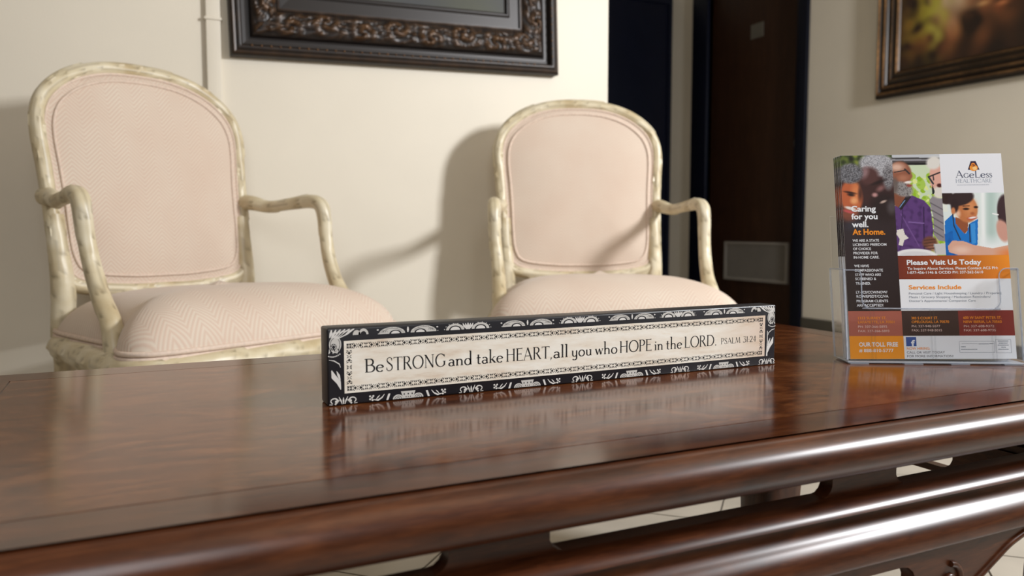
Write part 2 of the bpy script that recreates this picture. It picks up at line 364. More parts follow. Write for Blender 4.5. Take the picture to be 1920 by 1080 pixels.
mitre('frame_board', (TX1, TY1), (TX0, TY1), (i0, j1), (i1, j1), M['topx'])
mitre('frame_board', (TX0, TY1), (TX0, TY0), (i0, j0), (i0, j1), M['topy'])
mitre('frame_board', (TX1, TY0), (TX1, TY1), (i1, j1), (i1, j0), M['topy'])
def rect_sweep(name, prof, mat_x, mat_y):
    """a moulding of one profile (outward offset, z) run round the table, one mitred piece per side"""
    n = len(prof)
    cs = [(TX0, TY0, -1, -1), (TX1, TY0, 1, -1), (TX1, TY1, 1, 1), (TX0, TY1, -1, 1)]
    for k in range(4):
        A, B = cs[k], cs[(k + 1) % 4]
        vs = [(A[0] + A[2] * o, A[1] + A[3] * o, z) for o, z in prof] + [(B[0] + B[2] * o, B[1] + B[3] * o, z) for o, z in prof]
        fs = [(i, n + i, n + i + 1, i + 1) for i in range(n - 1)]
        o = mesh_obj(name, vs, fs, (mat_x, mat_y)[k % 2], None, True, 40); tpart(o)
el = lambda co, cz, ro, rz, a0, a1, n: [(co + ro * math.cos(math.radians(a)), cz + rz * math.sin(math.radians(a))) for a in np.linspace(a0, a1, n)]
rect_sweep('edge_moulding', [(0, TZ), (0, TZ - .0016), (.0012, TZ - .0022), (.0042, TZ - .0022), (.0058, TZ - .0030)] + el(.002, .4262, .0225, .0205, 78, -80, 24) + [(-.012, .4062), (-.034, .4062)], M['wood'], M['woody'])
rect_sweep('apron_moulding', [(-.027, .3812), (-.011, .3812)] + el(-.014, .3665, .026, .0150, 80, 16, 14) + [(.0112, .3708), (.003, .3700)] + [tuple(p) for p in catmull([(.0022, .3688), (.0025, .364), (.004, .3585), (.0075, .3535), (.0125, .349), (.0170, .343), (.0195, .336), (.0200, .329), (.0185, .324), (.012, .321)], 4)] + [(-.01, .321)], M['wood'], M['woody'])
def plate(name, outer, holes, t, mp, mat):
    """flat board with holes: outline and holes in (s, z); mp(s, depth, z) places it"""
    bm = bmesh.new(); loops = []
    for lp in [outer] + holes:
        vs = [bm.verts.new((a, 0, b)) for a, b in lp]
        for i in range(len(vs)): bm.edges.new((vs[i], vs[(i + 1) % len(vs)]))
        loops.append(vs)
    bmesh.ops.triangle_fill(bm, use_beauty=True, use_dissolve=False, edges=list(bm.edges))
    bm.verts.index_update()
    base = [v.co.copy() for v in bm.verts]; tris = [tuple(v.index for v in f.verts) for f in bm.faces]
    lidx = [[v.index for v in lp] for lp in loops]; bm.free(); n = len(base)
    vs = [mp(v.x, 0, v.z) for v in base] + [mp(v.x, t, v.z) for v in base]
    fs = list(tris) + [tuple(i + n for i in reversed(f)) for f in tris]
    for lp in lidx:
        for i in range(len(lp)): a, b = lp[i], lp[(i + 1) % len(lp)]; fs.append((a, b, b + n, a + n))
    return fix_normals(mesh_obj(name, vs, fs, mat, None, True, 35))
def slot(x0, x1, z0, z1, n=8):
    r = (z1 - z0) / 2; zc = (z0 + z1) / 2
    return [(x1 - r + r * math.cos(a), zc + r * math.sin(a)) for a in np.linspace(-math.pi / 2, math.pi / 2, n)] + [(x0 + r + r * math.cos(a), zc + r * math.sin(a)) for a in np.linspace(math.pi / 2, 1.5 * math.pi, n)]
front = lambda y, s: (lambda a, d, z: (a, y + s * d, z))
side = lambda x, s: (lambda a, d, z: (x + s * d, a, z))
WZ0, WZ1 = .374, .412
xs = [(-.10, .199), (.281, .578), (.662, .965)]
for y, s in ((TY0 + .012, 1), (TY1 - .012, -1)):
    tpart(plate('frieze_board', [(TX0 + .012, WZ0), (TX1 - .012, WZ0), (TX1 - .012, WZ1), (TX0 + .012, WZ1)], [slot(a, b, .3808, .4065) for a, b in xs], .015, front(y, s), M['wood']))
for x, s in ((TX0 + .012, 1), (TX1 - .012, -1)):
    tpart(plate('frieze_board', [(TY0 + .033, WZ0), (TY1 - .033, WZ0), (TY1 - .033, WZ1), (TY0 + .033, WZ1)], [slot(TY0 + .10, TY0 + .29, .3808, .4065), slot(TY1 - .29, TY1 - .10, .3808, .4065)], .015, side(x, s), M['woody']))
def apron(x0, x1, c, hw, hole_hw):
    """board with a lower edge that rises towards the legs and hangs lower in the middle"""
    half = [(hw + .30 if hw > .2 else hw + .12, .316), (hw + .10, .314), (hw + .055, .305), (hw + .025, .290), (hw, .276), (hw - .03, .262)]
    r = [(min(c + a, x1), z) for a, z in half]; l = [(max(c - a, x0), z) for a, z in half]
    out = [(x0, .331), (x0, .312)] + [p for p in l if p[0] > x0 + .002] + [p for p in reversed(r) if p[0] < x1 - .002] + [(x1, .312), (x1, .331)]
    return out, [slot(c - hole_hw, c + hole_hw, .272, .3095)]
tc_x = (TX0 + TX1) / 2; tc_y = (TY0 + TY1) / 2
for y, s in ((TY0 - .011, 1), (TY1 + .011, -1)):
    o, h = apron(TX0 + .03, TX1 - .03, tc_x, .305, .213); tpart(plate('apron', o, h, .016, front(y, s), M['wood']))
for x, s in ((TX0 - .011, 1), (TX1 + .011, -1)):
    o, h = apron(TY0 + .03, TY1 - .03, tc_y, .13, .06); tpart(plate('apron', o, h, .016, side(x, s), M['woody']))
for sx in (-1, 1):
    for y, s in ((TY0 - .012, -1), (TY1 + .012, 1)):
        sp = [(tc_x + sx * (.262 + (.004 + .0135 * t) * math.cos(7 * t + .9)), y, .2835 + (.004 + .0135 * t) * math.sin(7 * t + .9)) for t in np.linspace(0, 1, 26)]
        tpart(sweep('scroll_carving', sp, .0032, M['wood'], None, nseg=8, ds=.003))
        ed = [(tc_x + sx * a, y + s * -.001, z + .003) for a, z in ((.275, .262), (.305, .276), (.33, .290), (.36, .305), (.405, .314), (.52, .316))]
        tpart(sweep('edge_bead', ed, .0034, M['wood'], None, nseg=8, ds=.006))
def leg(cx, cy, ix, iy):
    zs = [(.385, .043, 0), (.36, .050, -.004), (.33, .056, -.008), (.28, .054, -.004), (.2, .047, .004), (.13, .043, .010), (.07, .043, .02), (.035, .047, .032), (.012, .050, .040), (0, .048, .042)]
    C4 = resample(catmull(zs, 6), .012)[0]; vs = []; ns = 20
    for z, h, sh in C4:
        for k in range(ns):
            a = 2 * math.pi * k / ns; c, s_ = math.cos(a), math.sin(a); q = (abs(c) ** 5 + abs(s_) ** 5) ** (-1 / 5)
            vs.append((cx + ix * sh + h * q * c, cy + iy * sh + h * q * s_, max(z, 0)))
    n = len(C4); fs = [(i * ns + k, i * ns + (k + 1) % ns, (i + 1) * ns + (k + 1) % ns, (i + 1) * ns + k) for i in range(n - 1) for k in range(ns)]
    fs += [tuple(range(ns)), tuple((n - 1) * ns + k for k in range(ns))]
    tpart(fix_normals(mesh_obj('leg', vs, fs, M['woodz'], None, True, 45)))
for x, ix in ((TX0 + .046, 1), (TX1 - .046, -1)):
    for y, iy in ((TY0 + .046, 1), (TY1 - .046, -1)): leg(x, y, ix, iy)

# ------------------------------------------------------------------ armchairs (local: front is -y)
def yb(x, z): return .156 * (z - .45) - .014 * (x / .28) ** 2
def back_loop(sc=1.0, dz=0, dy=0):
    half = [(0, 1.035), (.10, 1.027), (.18, .998), (.235, .953), (.258, .905), (.262, .85), (.256, .77), (.252, .69), (.250, .61), (.242, .535), (.21, .497), (.10, .482), (0, .480)]
    zc = .765
    pts = half + [(-x, z) for x, z in half[-2:0:-1]]
    out = []
    for x, z in pts:
        X, Z = x * sc, zc + (z - zc) * sc + dz
        out.append((X, yb(X, Z) + dy, Z))
    return out
def make_chair():
    t = empty('armchair')
    sweep('back_frame', back_loop(1.02), .0175, M['cwood'], t, nseg=24, closed=True, ds=.006, relief=.005, Lf=.19, ref=(0, 1, 0.15))
    # upholstered back
    lp = resample(catmull(back_loop(.968), 10, True), .012, True)[0]; n = len(lp); c = np.array([0, 0, .765]); rings = 16
    vs = []; 
    for k in range(1, rings + 1):
        r = k / rings
        for p in lp:
            x, z = p[0] * r, .765 + (p[2] - .765) * r
            vs.append((x, yb(x, z) - .009 - .030 * (1 - r ** 2.4), z))
    vs.append((0, yb(0, .765) - .039, .765))
    fs = [((k) * n + j, k * n + (j + 1) % n, (k + 1) * n + (j + 1) % n, (k + 1) * n + j) for k in range(rings - 1) for j in range(n)] + [(len(vs) - 1, j, (j + 1) % n) for j in range(n)]
    bk = len(vs)
    for p in lp: vs.append((p[0], p[1] + .016, p[2]))
    fs += [((rings - 1) * n + j, (rings - 1) * n + (j + 1) % n, bk + (j + 1) % n, bk + j) for j in range(n)] + [tuple(bk + j for j in range(n))]
    b = fix_normals(mesh_obj('back_cushion', vs, fs, M['fabz'], t, True, 70)); b['label'] = 'pink and ecru herringbone upholstery'
    for sc, dy in ((.966, -.010), (.900, -.0152)):
        sweep('piping', back_loop(sc, 0, dy), .0036, M['pipe'], b, nseg=8, closed=True, ds=.01, ref=(0, 1, .15))
    for s in (-1, 1):
        sweep('stile', [(s * .251, yb(.25, .66), .66), (s * .250, yb(.25, .58), .58), (s * .247, yb(.25, .50) + .003, .50), (s * .246, .004, .43), (s * .246, .012, .37)], [.021, .023, .026, .028, .027], M['cwood'], t, nseg=18, ds=.007, relief=.004, Lf=.16, nleaf=6)
        sweep('arm', [(s * .262, yb(.26, .70) + .012, .705), (s * .268, -.015, .700), (s * .284, -.075, .690), (s * .300, -.155, .697), (s * .311, -.222, .703), (s * .315, -.258, .690), (s * .316, -.272, .655), (s * .314, -.279, .60), (s * .311, -.296, .54), (s * .309, -.328, .48), (s * .311, -.366, .43), (s * .318, -.398, .345)],
              [.022, .020, .0165, .0165, .0185, .0195, .019, .018, .018, .0195, .021, .022], M['cwood'], t, nseg=20, ds=.006, relief=.004, Lf=.17, nleaf=4, ref=(1, .12, .05))
        sweep('leg', [(s * .296, -.476, .352), (s * .304, -.488, .31), (s * .298, -.480, .24), (s * .276, -.436, .13), (s * .272, -.434, .05), (s * .284, -.452, .016)], [.034, .034, .026, .018, .017, .0155], M['cwood'], t, nseg=16, ds=.008, relief=.004, Lf=.12)
        sweep('leg', [(s * .246, .004, .385), (s * .244, .016, .28), (s * .240, .045, .14), (s * .236, .082, .012)], [.027, .023, .019, .016], M['cwood'], t, nseg=16, ds=.008, relief=.003, Lf=.12)
    half = [(0, .558), (.15, .557), (.265, .552), (.330, .534), (.354, .486), (.344, .40), (.330, .30), (.310, .18), (.286, .04), (.245, -.018), (.12, -.030), (0, -.030)]
    pl = half + [(-x, f) for x, f in half[-2:0:-1]]
    fc = .262
    cu = [(0, .548), (.15, .547), (.265, .543), (.326, .526), (.350, .480), (.330, .420), (.303, .385), (.297, .31), (.294, .20), (.280, .04), (.245, -.018), (.12, -.030), (0, -.030)]
    pc = cu + [(-x, f) for x, f in cu[-2:0:-1]]
    def seat_loop(sc, z, pl=pl): return [(x * sc, -(fc + (f - fc) * sc), z) for x, f in pl]
    rl = seat_loop(.965, .353)
    sweep('seat_rail', rl, .027, M['cwood'], t, nseg=22, closed=True, ds=.007, relief=.008, Lf=.15, nleaf=4, ref=(0, 0, 1))
    lp = resample(catmull(seat_loop(1.0, 0, pc), 10, True), .014, True)[0]; n = len(lp); rings = 22; vs = []
    for k in range(1, rings + 1):
        r = math.sin(k / rings * math.pi / 2)
        zz = .382 + .088 * (1 - r ** 5) ** .55 + .034 * (1 - r * r)
        for p in lp: vs.append((p[0] * r, -fc + (p[1] + fc) * r, zz - .012 * max(0, (p[1] * r + fc) / .29)))
    vs.append((0, -fc, .504))
    fs = [(k * n + j, k * n + (j + 1) % n, (k + 1) * n + (j + 1) % n, (k + 1) * n + j) for k in range(rings - 1) for j in range(n)] + [(len(vs) - 1, j, (j + 1) % n) for j in range(n)] + [tuple((rings - 1) * n + j for j in range(n))]
    sc_ = fix_normals(mesh_obj('seat_cushion', vs, fs, M['faby'], t, True, 70)); sc_['label'] = 'domed herringbone seat cushion'
    for z, s_ in ((.377, 1.002), (.388, 1.0)):
        sweep('piping', seat_loop(s_, z, pc), .0055, M['pipe'], sc_, nseg=8, closed=True, ds=.01, ref=(0, 0, 1))
    return t
ch = make_chair()
ch.location = (.067, 2.275, 0); ch.rotation_euler = (0, 0, .47)
tag(ch, 'carved cream armchair with pink herringbone upholstery standing beside the cable raceway', 'armchair', 'carved cream armchairs along the wall')
c2 = copy_tree(ch); c2.location = (1.33, 2.268, 0); c2.rotation_euler = (0, 0, -.316)
tag(c2, 'carved cream armchair with pink herringbone upholstery standing beside the dark passage', 'armchair', 'carved cream armchairs along the wall')

# ------------------------------------------------------------------ flat print: polygons and strokes on a plane facing -y
class Print:
    def __init__(s, step=4e-5, y0=0): s.v = []; s.f = []; s.c = []; s.step = step; s.y0 = y0; s.layer = 1
    def poly(s, pts, col=(0, 0, 0), cols=None):
        n = len(s.v); y = s.y0 - s.step * s.layer
        s.v += [(p[0], y, p[1]) for p in pts]; s.f.append(tuple(range(n, n + len(pts)))); s.c += [(*c, 1) for c in (cols or [col] * len(pts))]
    def rect(s, x0, z0, x1, z1, col=(0, 0, 0), cols=None): s.poly([(x0, z0), (x1, z0), (x1, z1), (x0, z1)], col, cols)
    def disc(s, cx, cz, rx, rz, col=(0, 0, 0), a0=0, a1=360, n=20):
        pts = [(cx + rx * math.cos(math.radians(a)), cz + rz * math.sin(math.radians(a))) for a in np.linspace(a0, a1, n, endpoint=(a1 - a0) < 360)]
        s.poly(pts, col)
    def stroke(s, pts, w, col=(0, 0, 0)):
        P = np.array(pts, float); T = np.gradient(P, axis=0); T /= np.linalg.norm(T, axis=1)[:, None] + 1e-12
        Nn = np.stack([-T[:, 1], T[:, 0]], 1); W = (np.full(len(P), w) if np.isscalar(w) else np.array(w))[:, None] / 2
        A, B = P + Nn * W, P - Nn * W
        n = len(s.v); y = s.y0 - s.step * s.layer
        for a, b in zip(A, B): s.v += [(a[0], y, a[1]), (b[0], y, b[1])]; s.c += [(*col, 1)] * 2
        s.f += [(n + 2 * i, n + 2 * i + 1, n + 2 * i + 3, n + 2 * i + 2) for i in range(len(P) - 1)]
    def arc(s, cx, cz, rx, rz, a0, a1, w, col=(0, 0, 0), n=14):
        s.stroke([(cx + rx * math.cos(math.radians(a)), cz + rz * math.sin(math.radians(a))) for a in np.linspace(a0, a1, n)], w, col)
    def build(s, name, mat, parent):
        o = mesh_obj(name, s.v, s.f, mat, parent, False)
        a = o.data.attributes.new('ink', 'FLOAT_COLOR', 'POINT'); a.data.foreach_set('color', np.array(s.c, dtype=np.float32).ravel())
        return o

# ------------------------------------------------------------------ a drawn roman alphabet for the sign (cap height 1)
TK, TN = .118, .050
def ell(cx, cy, rx, ry, a0, a1, n=22): return [(cx + rx * math.cos(math.radians(a)), cy + ry * math.sin(math.radians(a))) for a in np.linspace(a0, a1, n)]
def glyph(c):
    S = []; A = [0]
    def L(x0, y0, x1, y1, w=TK): S.append((np.linspace((x0, y0), (x1, y1), 2), w))
    def V(x, y0, y1, w=TK, top=True, bot=True):
        L(x, y0, x, y1, w)
        if bot: L(x - .09, y0 + .018, x + .09, y0 + .018, .036)
        if top: L(x - .11, y1 - .03, x, y1 - .012, .05)
    def Cv(pts, k=1.0):                       # pen stroke: thick when it runs upright, thin when it runs level
        P = np.array(pts, float); T = np.gradient(P, axis=0); T /= np.linalg.norm(T, axis=1)[:, None] + 1e-9
        S.append((P, (TN + (TK * k - TN) * np.abs(T[:, 1]) ** 1.3)))
    def dot(x, y): S.append((np.array([(x - .055, y), (x, y), (x + .055, y)]), np.array([.05, .12, .05])))
    if c == 'B': V(.12, 0, 1); Cv([(.12, .98), (.3, .98)] + ell(.3, .75, .19, .23, 88, -88) + [(.12, .52)]); Cv([(.12, .52), (.33, .52)] + ell(.33, .27, .23, .25, 88, -88) + [(.12, .02)]); A = .62
    elif c == 'S' or c == 's':
        P = catmull([(.42, .80), (.38, .94), (.25, .99), (.11, .92), (.08, .76), (.17, .62), (.3, .51), (.42, .38), (.45, .2), (.36, .05), (.21, .01), (.09, .07), (.05, .22)], 5)
        u = np.linspace(0, 1, len(P)); S.append((P, TN + .065 * np.exp(-((u - .5) / .22) ** 2))); L(.43, .74, .43, .96, .035); L(.04, .06, .04, .28, .035); A = .52
    elif c == 'T': V(.34, 0, 1, top=False); L(.03, .975, .65, .975, TN); L(.035, .86, .02, .995, .04); L(.645, .86, .66, .995, .04); A = .68
    elif c == 'R': V(.12, 0, 1); Cv([(.12, .98), (.3, .98)] + ell(.3, .75, .2, .23, 88, -88) + [(.12, .52)]); L(.3, .53, .62, .02); L(.56, .018, .72, .018, .036); A = .7
    elif c == 'O': Cv(ell(.43, .5, .38, .49, 0, 360, 40)); A = .86
    elif c == 'N': V(.14, 0, 1, TN); V(.70, 0, 1, TN, bot=False); L(.70, .985, .80, .985, .036); L(.13, .98, .70, .02, TK); A = .84
    elif c == 'G': Cv(ell(.45, .5, .38, .49, 42, 318, 34)); L(.74, .12, .74, .42, TK); L(.62, .42, .84, .42, .036); L(.745, .74, .75, .95, .035); A = .88
    elif c == 'H': V(.14, 0, 1); V(.66, 0, 1); L(.14, .55, .66, .55, TN); L(.66, .985, .76, .985, .036); A = .8
    elif c == 'E':
        V(.12, 0, 1)
        for x, y in ((.5, .978), (.43, .54), (.53, .022)): L(.12, y, x, y, TN); L(x, y - .07, x, y + .07, .035)
        A = .58
    elif c == 'A': L(.36, 1, .06, .02, TN); L(.35, 1, .68, .02, TK); L(.15, .34, .56, .34, TN); L(-.02, .018, .15, .018, .036); L(.58, .018, .78, .018, .036); A = .76
    elif c == 'L': V(.12, 0, 1); L(.12, .022, .52, .022, TN); L(.53, 0, .53, .2, .035); A = .56
    elif c == 'D': V(.12, 0, 1); Cv([(.12, .98), (.32, .98)] + ell(.32, .5, .4, .48, 89, -89, 30) + [(.12, .02)]); A = .8
    elif c == 'P': V(.12, 0, 1); Cv([(.12, .98), (.3, .98)] + ell(.3, .74, .2, .24, 88, -88) + [(.12, .5)]); A = .56
    elif c == 'M': L(.1, .02, .17, 1, TN); L(.16, 1, .45, .08, TK); L(.45, .08, .74, 1, TN); L(.73, 1, .81, .02, TK); L(.02, .018, .18, .018, .036); L(.72, .018, .9, .018, .036); A = .92
    elif c == 'C': Cv(ell(.45, .5, .38, .49, 42, 318, 34)); L(.745, .74, .75, .95, .035); A = .8
    elif c == 'e': Cv([(.05, .27), (.41, .30)]); Cv(ell(.235, .245, .195, .25, 14, 318, 28)); A = .47
    elif c == 'a': Cv(ell(.2, .35, .15, .14, 150, 0, 12) + [(.35, .2), (.36, .05), (.43, .02)]); Cv(ell(.2, .135, .15, .135, 40, 330, 22)); A = .47
    elif c in 'nh':
        V(.1, 0, .5 if c == 'n' else 1.08); Cv(ell(.26, .32, .16, .165, 178, 2, 14) + [(.42, .2), (.42, 0)]); L(.33, .018, .51, .018, .036); A = .56
    elif c == 'd': Cv(ell(.235, .245, .195, .25, 0, 360, 30)); L(.43, 0, .43, 1.08, TK); L(.33, 1.06, .43, 1.075, .05); L(.43, .018, .52, .018, .036); A = .56
    elif c == 't': Cv([(.16, .74), (.16, .12)] + ell(.26, .11, .10, .10, 185, 300, 10)); L(.03, .485, .32, .485, TN); A = .37
    elif c == 'k': V(.1, 0, 1.08); L(.12, .22, .38, .49, TN); L(.2, .30, .42, .02, TK); L(.38, .018, .52, .018, .036); L(.3, .485, .46, .485, .036); A = .5
    elif c == 'l': V(.1, 0, 1.08); A = .24
    elif c == 'y': Cv([(.1, .5), (.1, .2)] + ell(.25, .17, .15, .16, 180, 330, 14)); Cv([(.4, .5), (.4, -.12)] + ell(.24, -.14, .16, .14, 0, -150, 14)); L(.02, .485, .1, .485, .036); A = .52
    elif c == 'o': Cv(ell(.25, .245, .21, .255, 0, 360, 30)); A = .52
    elif c == 'u': Cv([(.1, .5), (.1, .2)] + ell(.25, .17, .15, .16, 180, 345, 14)); V(.4, 0, .5); A = .54
    elif c == 'w': L(.03, .5, .18, .01); L(.18, .01, .31, .48, TN); L(.30, .5, .45, .01); L(.45, .01, .58, .49, TN); L(-.03, .485, .1, .485, .036); L(.5, .485, .64, .485, .036); A = .64
    elif c == 'i': V(.1, 0, .5); dot(.1, .70); A = .24
    elif c == ',': S.append((np.array([(.1, .06), (.11, 0), (.05, -.16)]), np.array([.12, .1, .02]))); A = .22
    elif c == '.': dot(.1, .05); A = .22
    elif c == ':': dot(.1, .12); dot(.1, .48); A = .2
    elif c == '1': L(.14, 0, .14, 1, TK); L(.04, .9, .14, .98, .05); A = .28
    elif c == '2': Cv(ell(.22, .74, .17, .24, 165, -35, 18) + [(.05, .03)]); L(.04, .03, .43, .03, TK * .8); A = .46
    elif c == '3': L(.05, .97, .40, .97, TN); L(.40, .97, .22, .62, TN); Cv(ell(.2, .31, .21, .30, 85, -150, 22)); A = .46
    elif c == '4': L(.33, 0, .33, 1, TK); L(.33, 1, .03, .30, TN); L(.03, .30, .46, .30, TN); A = .5
    return S, (A if np.isscalar(A) else .3)
def roman(pr, text, x0, x1, base, cap, col=(0, 0, 0), caps_scale=None):
    x = 0; out = []; sc = caps_scale or {}
    for c in text:
        S, adv = glyph(c); k = sc.get(c, 1.0)
        out += [(P * k + np.array((x, 0)), W if k == 1 else np.asarray(W) * (.5 + .5 * k)) for P, W in S]; x += adv * k + .03
    lo = min((P[:, 0]).min() for P, W in out); hi = max(P[:, 0].max() for P, W in out); kx = (x1 - x0) / (hi - lo)
    for P, W in out:
        Q = np.stack([x0 + (P[:, 0] - lo) * kx, base + P[:, 1] * cap], 1); pr.stroke(Q, np.asarray(W) * (kx + cap) / 2 if not np.isscalar(W) else W * (kx + cap) / 2, col)

# ------------------------------------------------------------------ the box sign
SL, SH, SD = .589, .079, .030
sg = tag(empty('box_sign', (.172, .792, TZ)), 'long black box sign with cream verse panel and silver scroll border on the table', 'sign')
MB().box(0, SL, 0, SD, 0, SH).build('box', M['black'], sg, bevel=.0022)
pn = MB().box(.0168, .5703, -.0006, .002, .0122, .0656).build('verse_panel', M['cream'], sg)
pr = Print(y0=-.0006)
def motif(O, ax, d, nper, length, off):
    p = length / nper
    def T(a, b): return (O[0] + a, O[1] + b) if ax == 0 else (O[0] + b, O[1] + a)
    def petal(a, b, da, db, w): pr.stroke([T(a, b), T(a + da * .5, b + db * .5), T(a + da, b + db)], [w * .3, w, w * .35])
    for k in range(nper + 1):
        a = k * p
        for sa in (-1, 1):
            for sb in (-1, 1):
                petal(a + sa * .0004, sb * .0004, sa * .0017, sb * .0023, .0010); petal(a + sa * .0002, sb * .0012, sa * .0006, sb * .0015, .0007)
        if k == nper: break
        for f, s in ((.335, -1), (.665, 1)):
            c = a + f * p
            pr.poly([T(c - .0016, 0), T(c, -.0018), T(c + .0016, 0), T(c, .0018)])
            for sb in (-1, 1):
                petal(c + s * .0018, sb * .0005, s * .0010, sb * .0023, .0013); petal(c + s * .0003, sb * .0017, s * .0011, sb * .0012, .0010)
        for sa in (-1, 1):
            for sb in (-1, 1): petal(a + p / 2 + sa * .0002, sb * .0003, sa * .0013, sb * .0022, .0008)
motif((.0219, .0604), 0, 0, 31, .5418, 0); motif((.0219, .0170), 0, 0, 31, .5418, 0)
motif((.0219, .0170), 1, 0, 2, .0434, 0); motif((.5637, .0170), 1, 0, 2, .0434, 0)
pr.build('border_print', M['textink'], pn)
pr = Print(y0=-.0006); B, CH = .0319, .0140
for s, a, b in (('Be', .0378, .0573), ('STRONG', .0609, .1258), ('and', .1297, .1561), ('take', .1615, .1927), ('HEART,', .1971, .2537), ('all', .2575, .2753), ('you', .2804, .3072), ('who', .3116, .3417), ('HOPE', .3457, .3911), ('in', .3956, .4081), ('the', .4129, .4364), ('LORD.', .4407, .4902)):
    roman(pr, s, a, b, B - .0008 * (a / .49), CH)
roman(pr, 'PSALM', .4978, .5292, .0322, .0076); roman(pr, '31:24', .5341, .5552, .0322, .0076)
pr.build('lettering', M['textink'], pn)
SILV = srgb(196, 193, 187)
class Lay:
    """one print layer of the ornament being drawn"""
    def __init__(s, layer, col): s.layer = layer; s.col = col
    def __getattr__(s, n):
        def call(*a, **k):
            ORN.layer = s.layer
            if n != 'poly' or True: k['col'] = s.col
            return getattr(ORN, n)(*a, **k)
        return call
sv, gr, s3 = Lay(1, SILV), Lay(2, (.012, .012, .016)), Lay(3, srgb(214, 211, 206))
def ornament(fn, *a):
    global ORN
    ORN = Print(); fn(*a); o = ORN.build('ornament', M['silverink'], sg); o['label'] = 'silver scroll ornament'
def dome(x0, x1, v0, v1, flip=0):
    c, w, h = (x0 + x1) / 2, (x1 - x0) / 2, v1 - v0
    sv.disc(c, v0, w, h, a0=0, a1=180, n=24)
    cc = c + flip * w * .25
    gr.disc(cc, v0, w * .46, h * .55, a0=0, a1=180); s3.disc(cc, v0, w * .33, h * .40, a0=0, a1=180)
    gr.arc(c, v0, w * .80, h * .80, 15, 165, .00035)
    for k in range(3): gr.arc(c - flip * w * (.45 + .14 * k), v0, w * .12, h * .5, 30, 150, .0003)
    for k in range(7):
        a = math.radians(15 + 25 * k); gr.disc(c + w * .90 * math.cos(a), v0 + h * .90 * math.sin(a), .0003, .0003, n=8)
def crown(x0, x1, v0, v1):
    w, h, c = x1 - x0, v1 - v0, (x0 + x1) / 2
    for s in (-1, 1):
        sv.disc(c + s * w * .27, v0, w * .19, h * .95, a0=0, a1=180); gr.disc(c + s * w * .27, v0, w * .13, h * .66, a0=0, a1=180); s3.disc(c + s * w * .27, v0, w * .10, h * .5, a0=0, a1=180)
        for k in range(5):
            a = math.radians(8 + 24 * k); s3.disc(c + s * (w * .27 + w * .225 * math.cos(a)), v0 + h * .98 * math.sin(a), .0005, .0005, n=8)
        for k in (1, 2): s3.stroke([(c + s * k * .0007, v0), (c + s * k * .0023, v0 + h * .55), (c + s * k * .0030, v0 + h * .92)], [.0006, .0022, .0006])
    s3.stroke([(c, v0), (c, v0 + h * .6), (c, v0 + h)], [.0005, .0026, .0008])
TV0, TV1 = .0704, .0775
def twin(a):
    dome(a + .002, a + .030, TV0, TV1 - .0003, 1); dome(a + .036, a + .0645, TV0, TV1 - .0003, -1)
    s3.stroke([(a + .033, TV0 + .0008), (a + .033, TV0 + .0035), (a + .033, TV0 + .0062)], [.0012, .0022, .0012])
    for x in (a + .0008, a + .0655): s3.disc(x, TV0 + .0045, .0011, .0008, n=8); s3.disc(x + .0006, TV0 + .0005, .0006, .0004, n=8)
for k in range(4):
    a = .0513 + .1395 * k
    ornament(twin, a)
    if k < 3: ornament(crown, a + .0733, a + .128, TV0, TV1)
def scroll(x0, x1, v0, v1):
    w, h, c = x1 - x0, v1 - v0, (x0 + x1) / 2
    for s in (-1, 1):
        pts = [(c + s * w * (.30 + (.17 - .13 * t) * math.cos(math.radians(-60 + 330 * t))), v0 + h * (.55 + (.42 - .30 * t) * math.sin(math.radians(-60 + 330 * t)))) for t in np.linspace(0, 1, 22)]
        s3.stroke(pts, [.0009 + .0006 * t for t in np.linspace(0, 1, 22)])
        sv.stroke([(c + s * w * .30, v0), (c + s * w * .18, v0 + h * .55), (c + s * w * .30, v0 + h * .8)], [.0016, .0030, .0006])
        s3.stroke([(c + s * w * .05, v0), (c + s * w * .09, v0 + h * .5), (c + s * w * .16, v0 + h)], [.0006, .0014, .0005])
        s3.stroke([(c + s * w * .38, v0 + .0002), (c + s * w * .5, v0 + .0004)], .0006)
    s3.stroke([(c, v0), (c, v0 + h * .5), (c, v0 + h * .9)], [.0007, .0018, .0006])
def branch(x0, x1, v0, v1, s):
    w, h = x1 - x0, v1 - v0; X = lambda f: (x0 + f * w) if s > 0 else (x1 - f * w)
    for fx, fz in ((.05, .8), (.14, .55), (.05, .35), (.2, .8), (.16, .2)): s3.disc(X(fx), v0 + fz * h, .0011, .0010, n=10)
    s3.stroke([(X(.2), v0 + .25 * h), (X(.42), v0 + .12 * h), (X(.6), v0 + .45 * h), (X(.72), v0 + .95 * h)], [.0007, .0017, .0013, .0006]); s3.stroke([(X(.32), v0 + .2 * h), (X(.42), v0 + .6 * h), (X(.5), v0 + .85 * h)], [.0005, .0012, .0005])
    s3.poly([(X(.80), v0), (X(.90), v0), (X(1.0), v0 + h * .95), (X(.90), v0 + h * .95)])
def fan(x0, x1, v0, v1):
    w, h, c = x1 - x0, v1 - v0, (x0 + x1) / 2
    sv.poly([(c - w * .16, v0), (c + w * .16, v0), (c + w * .24, v1), (c - w * .24, v1)])
    for i in (-1, 0, 1): gr.disc(c + i * w * .13, v0 + h * .6, .0009, .0011, n=4); gr.disc(c + i * w * .07, v0 + h * .2, .0007, .0008, n=4)
    for s in (-1, 1):
        sv.disc(c + s * w * .33, v0, w * .17, h * .62, a0=0, a1=180); gr.arc(c + s * w * .33, v0, w * .11, h * .42, 0, 180, .0005); gr.arc(c + s * w * .33, v0, w * .05, h * .22, 0, 180, .0005)
BV0, BV1 = .0014, .0090
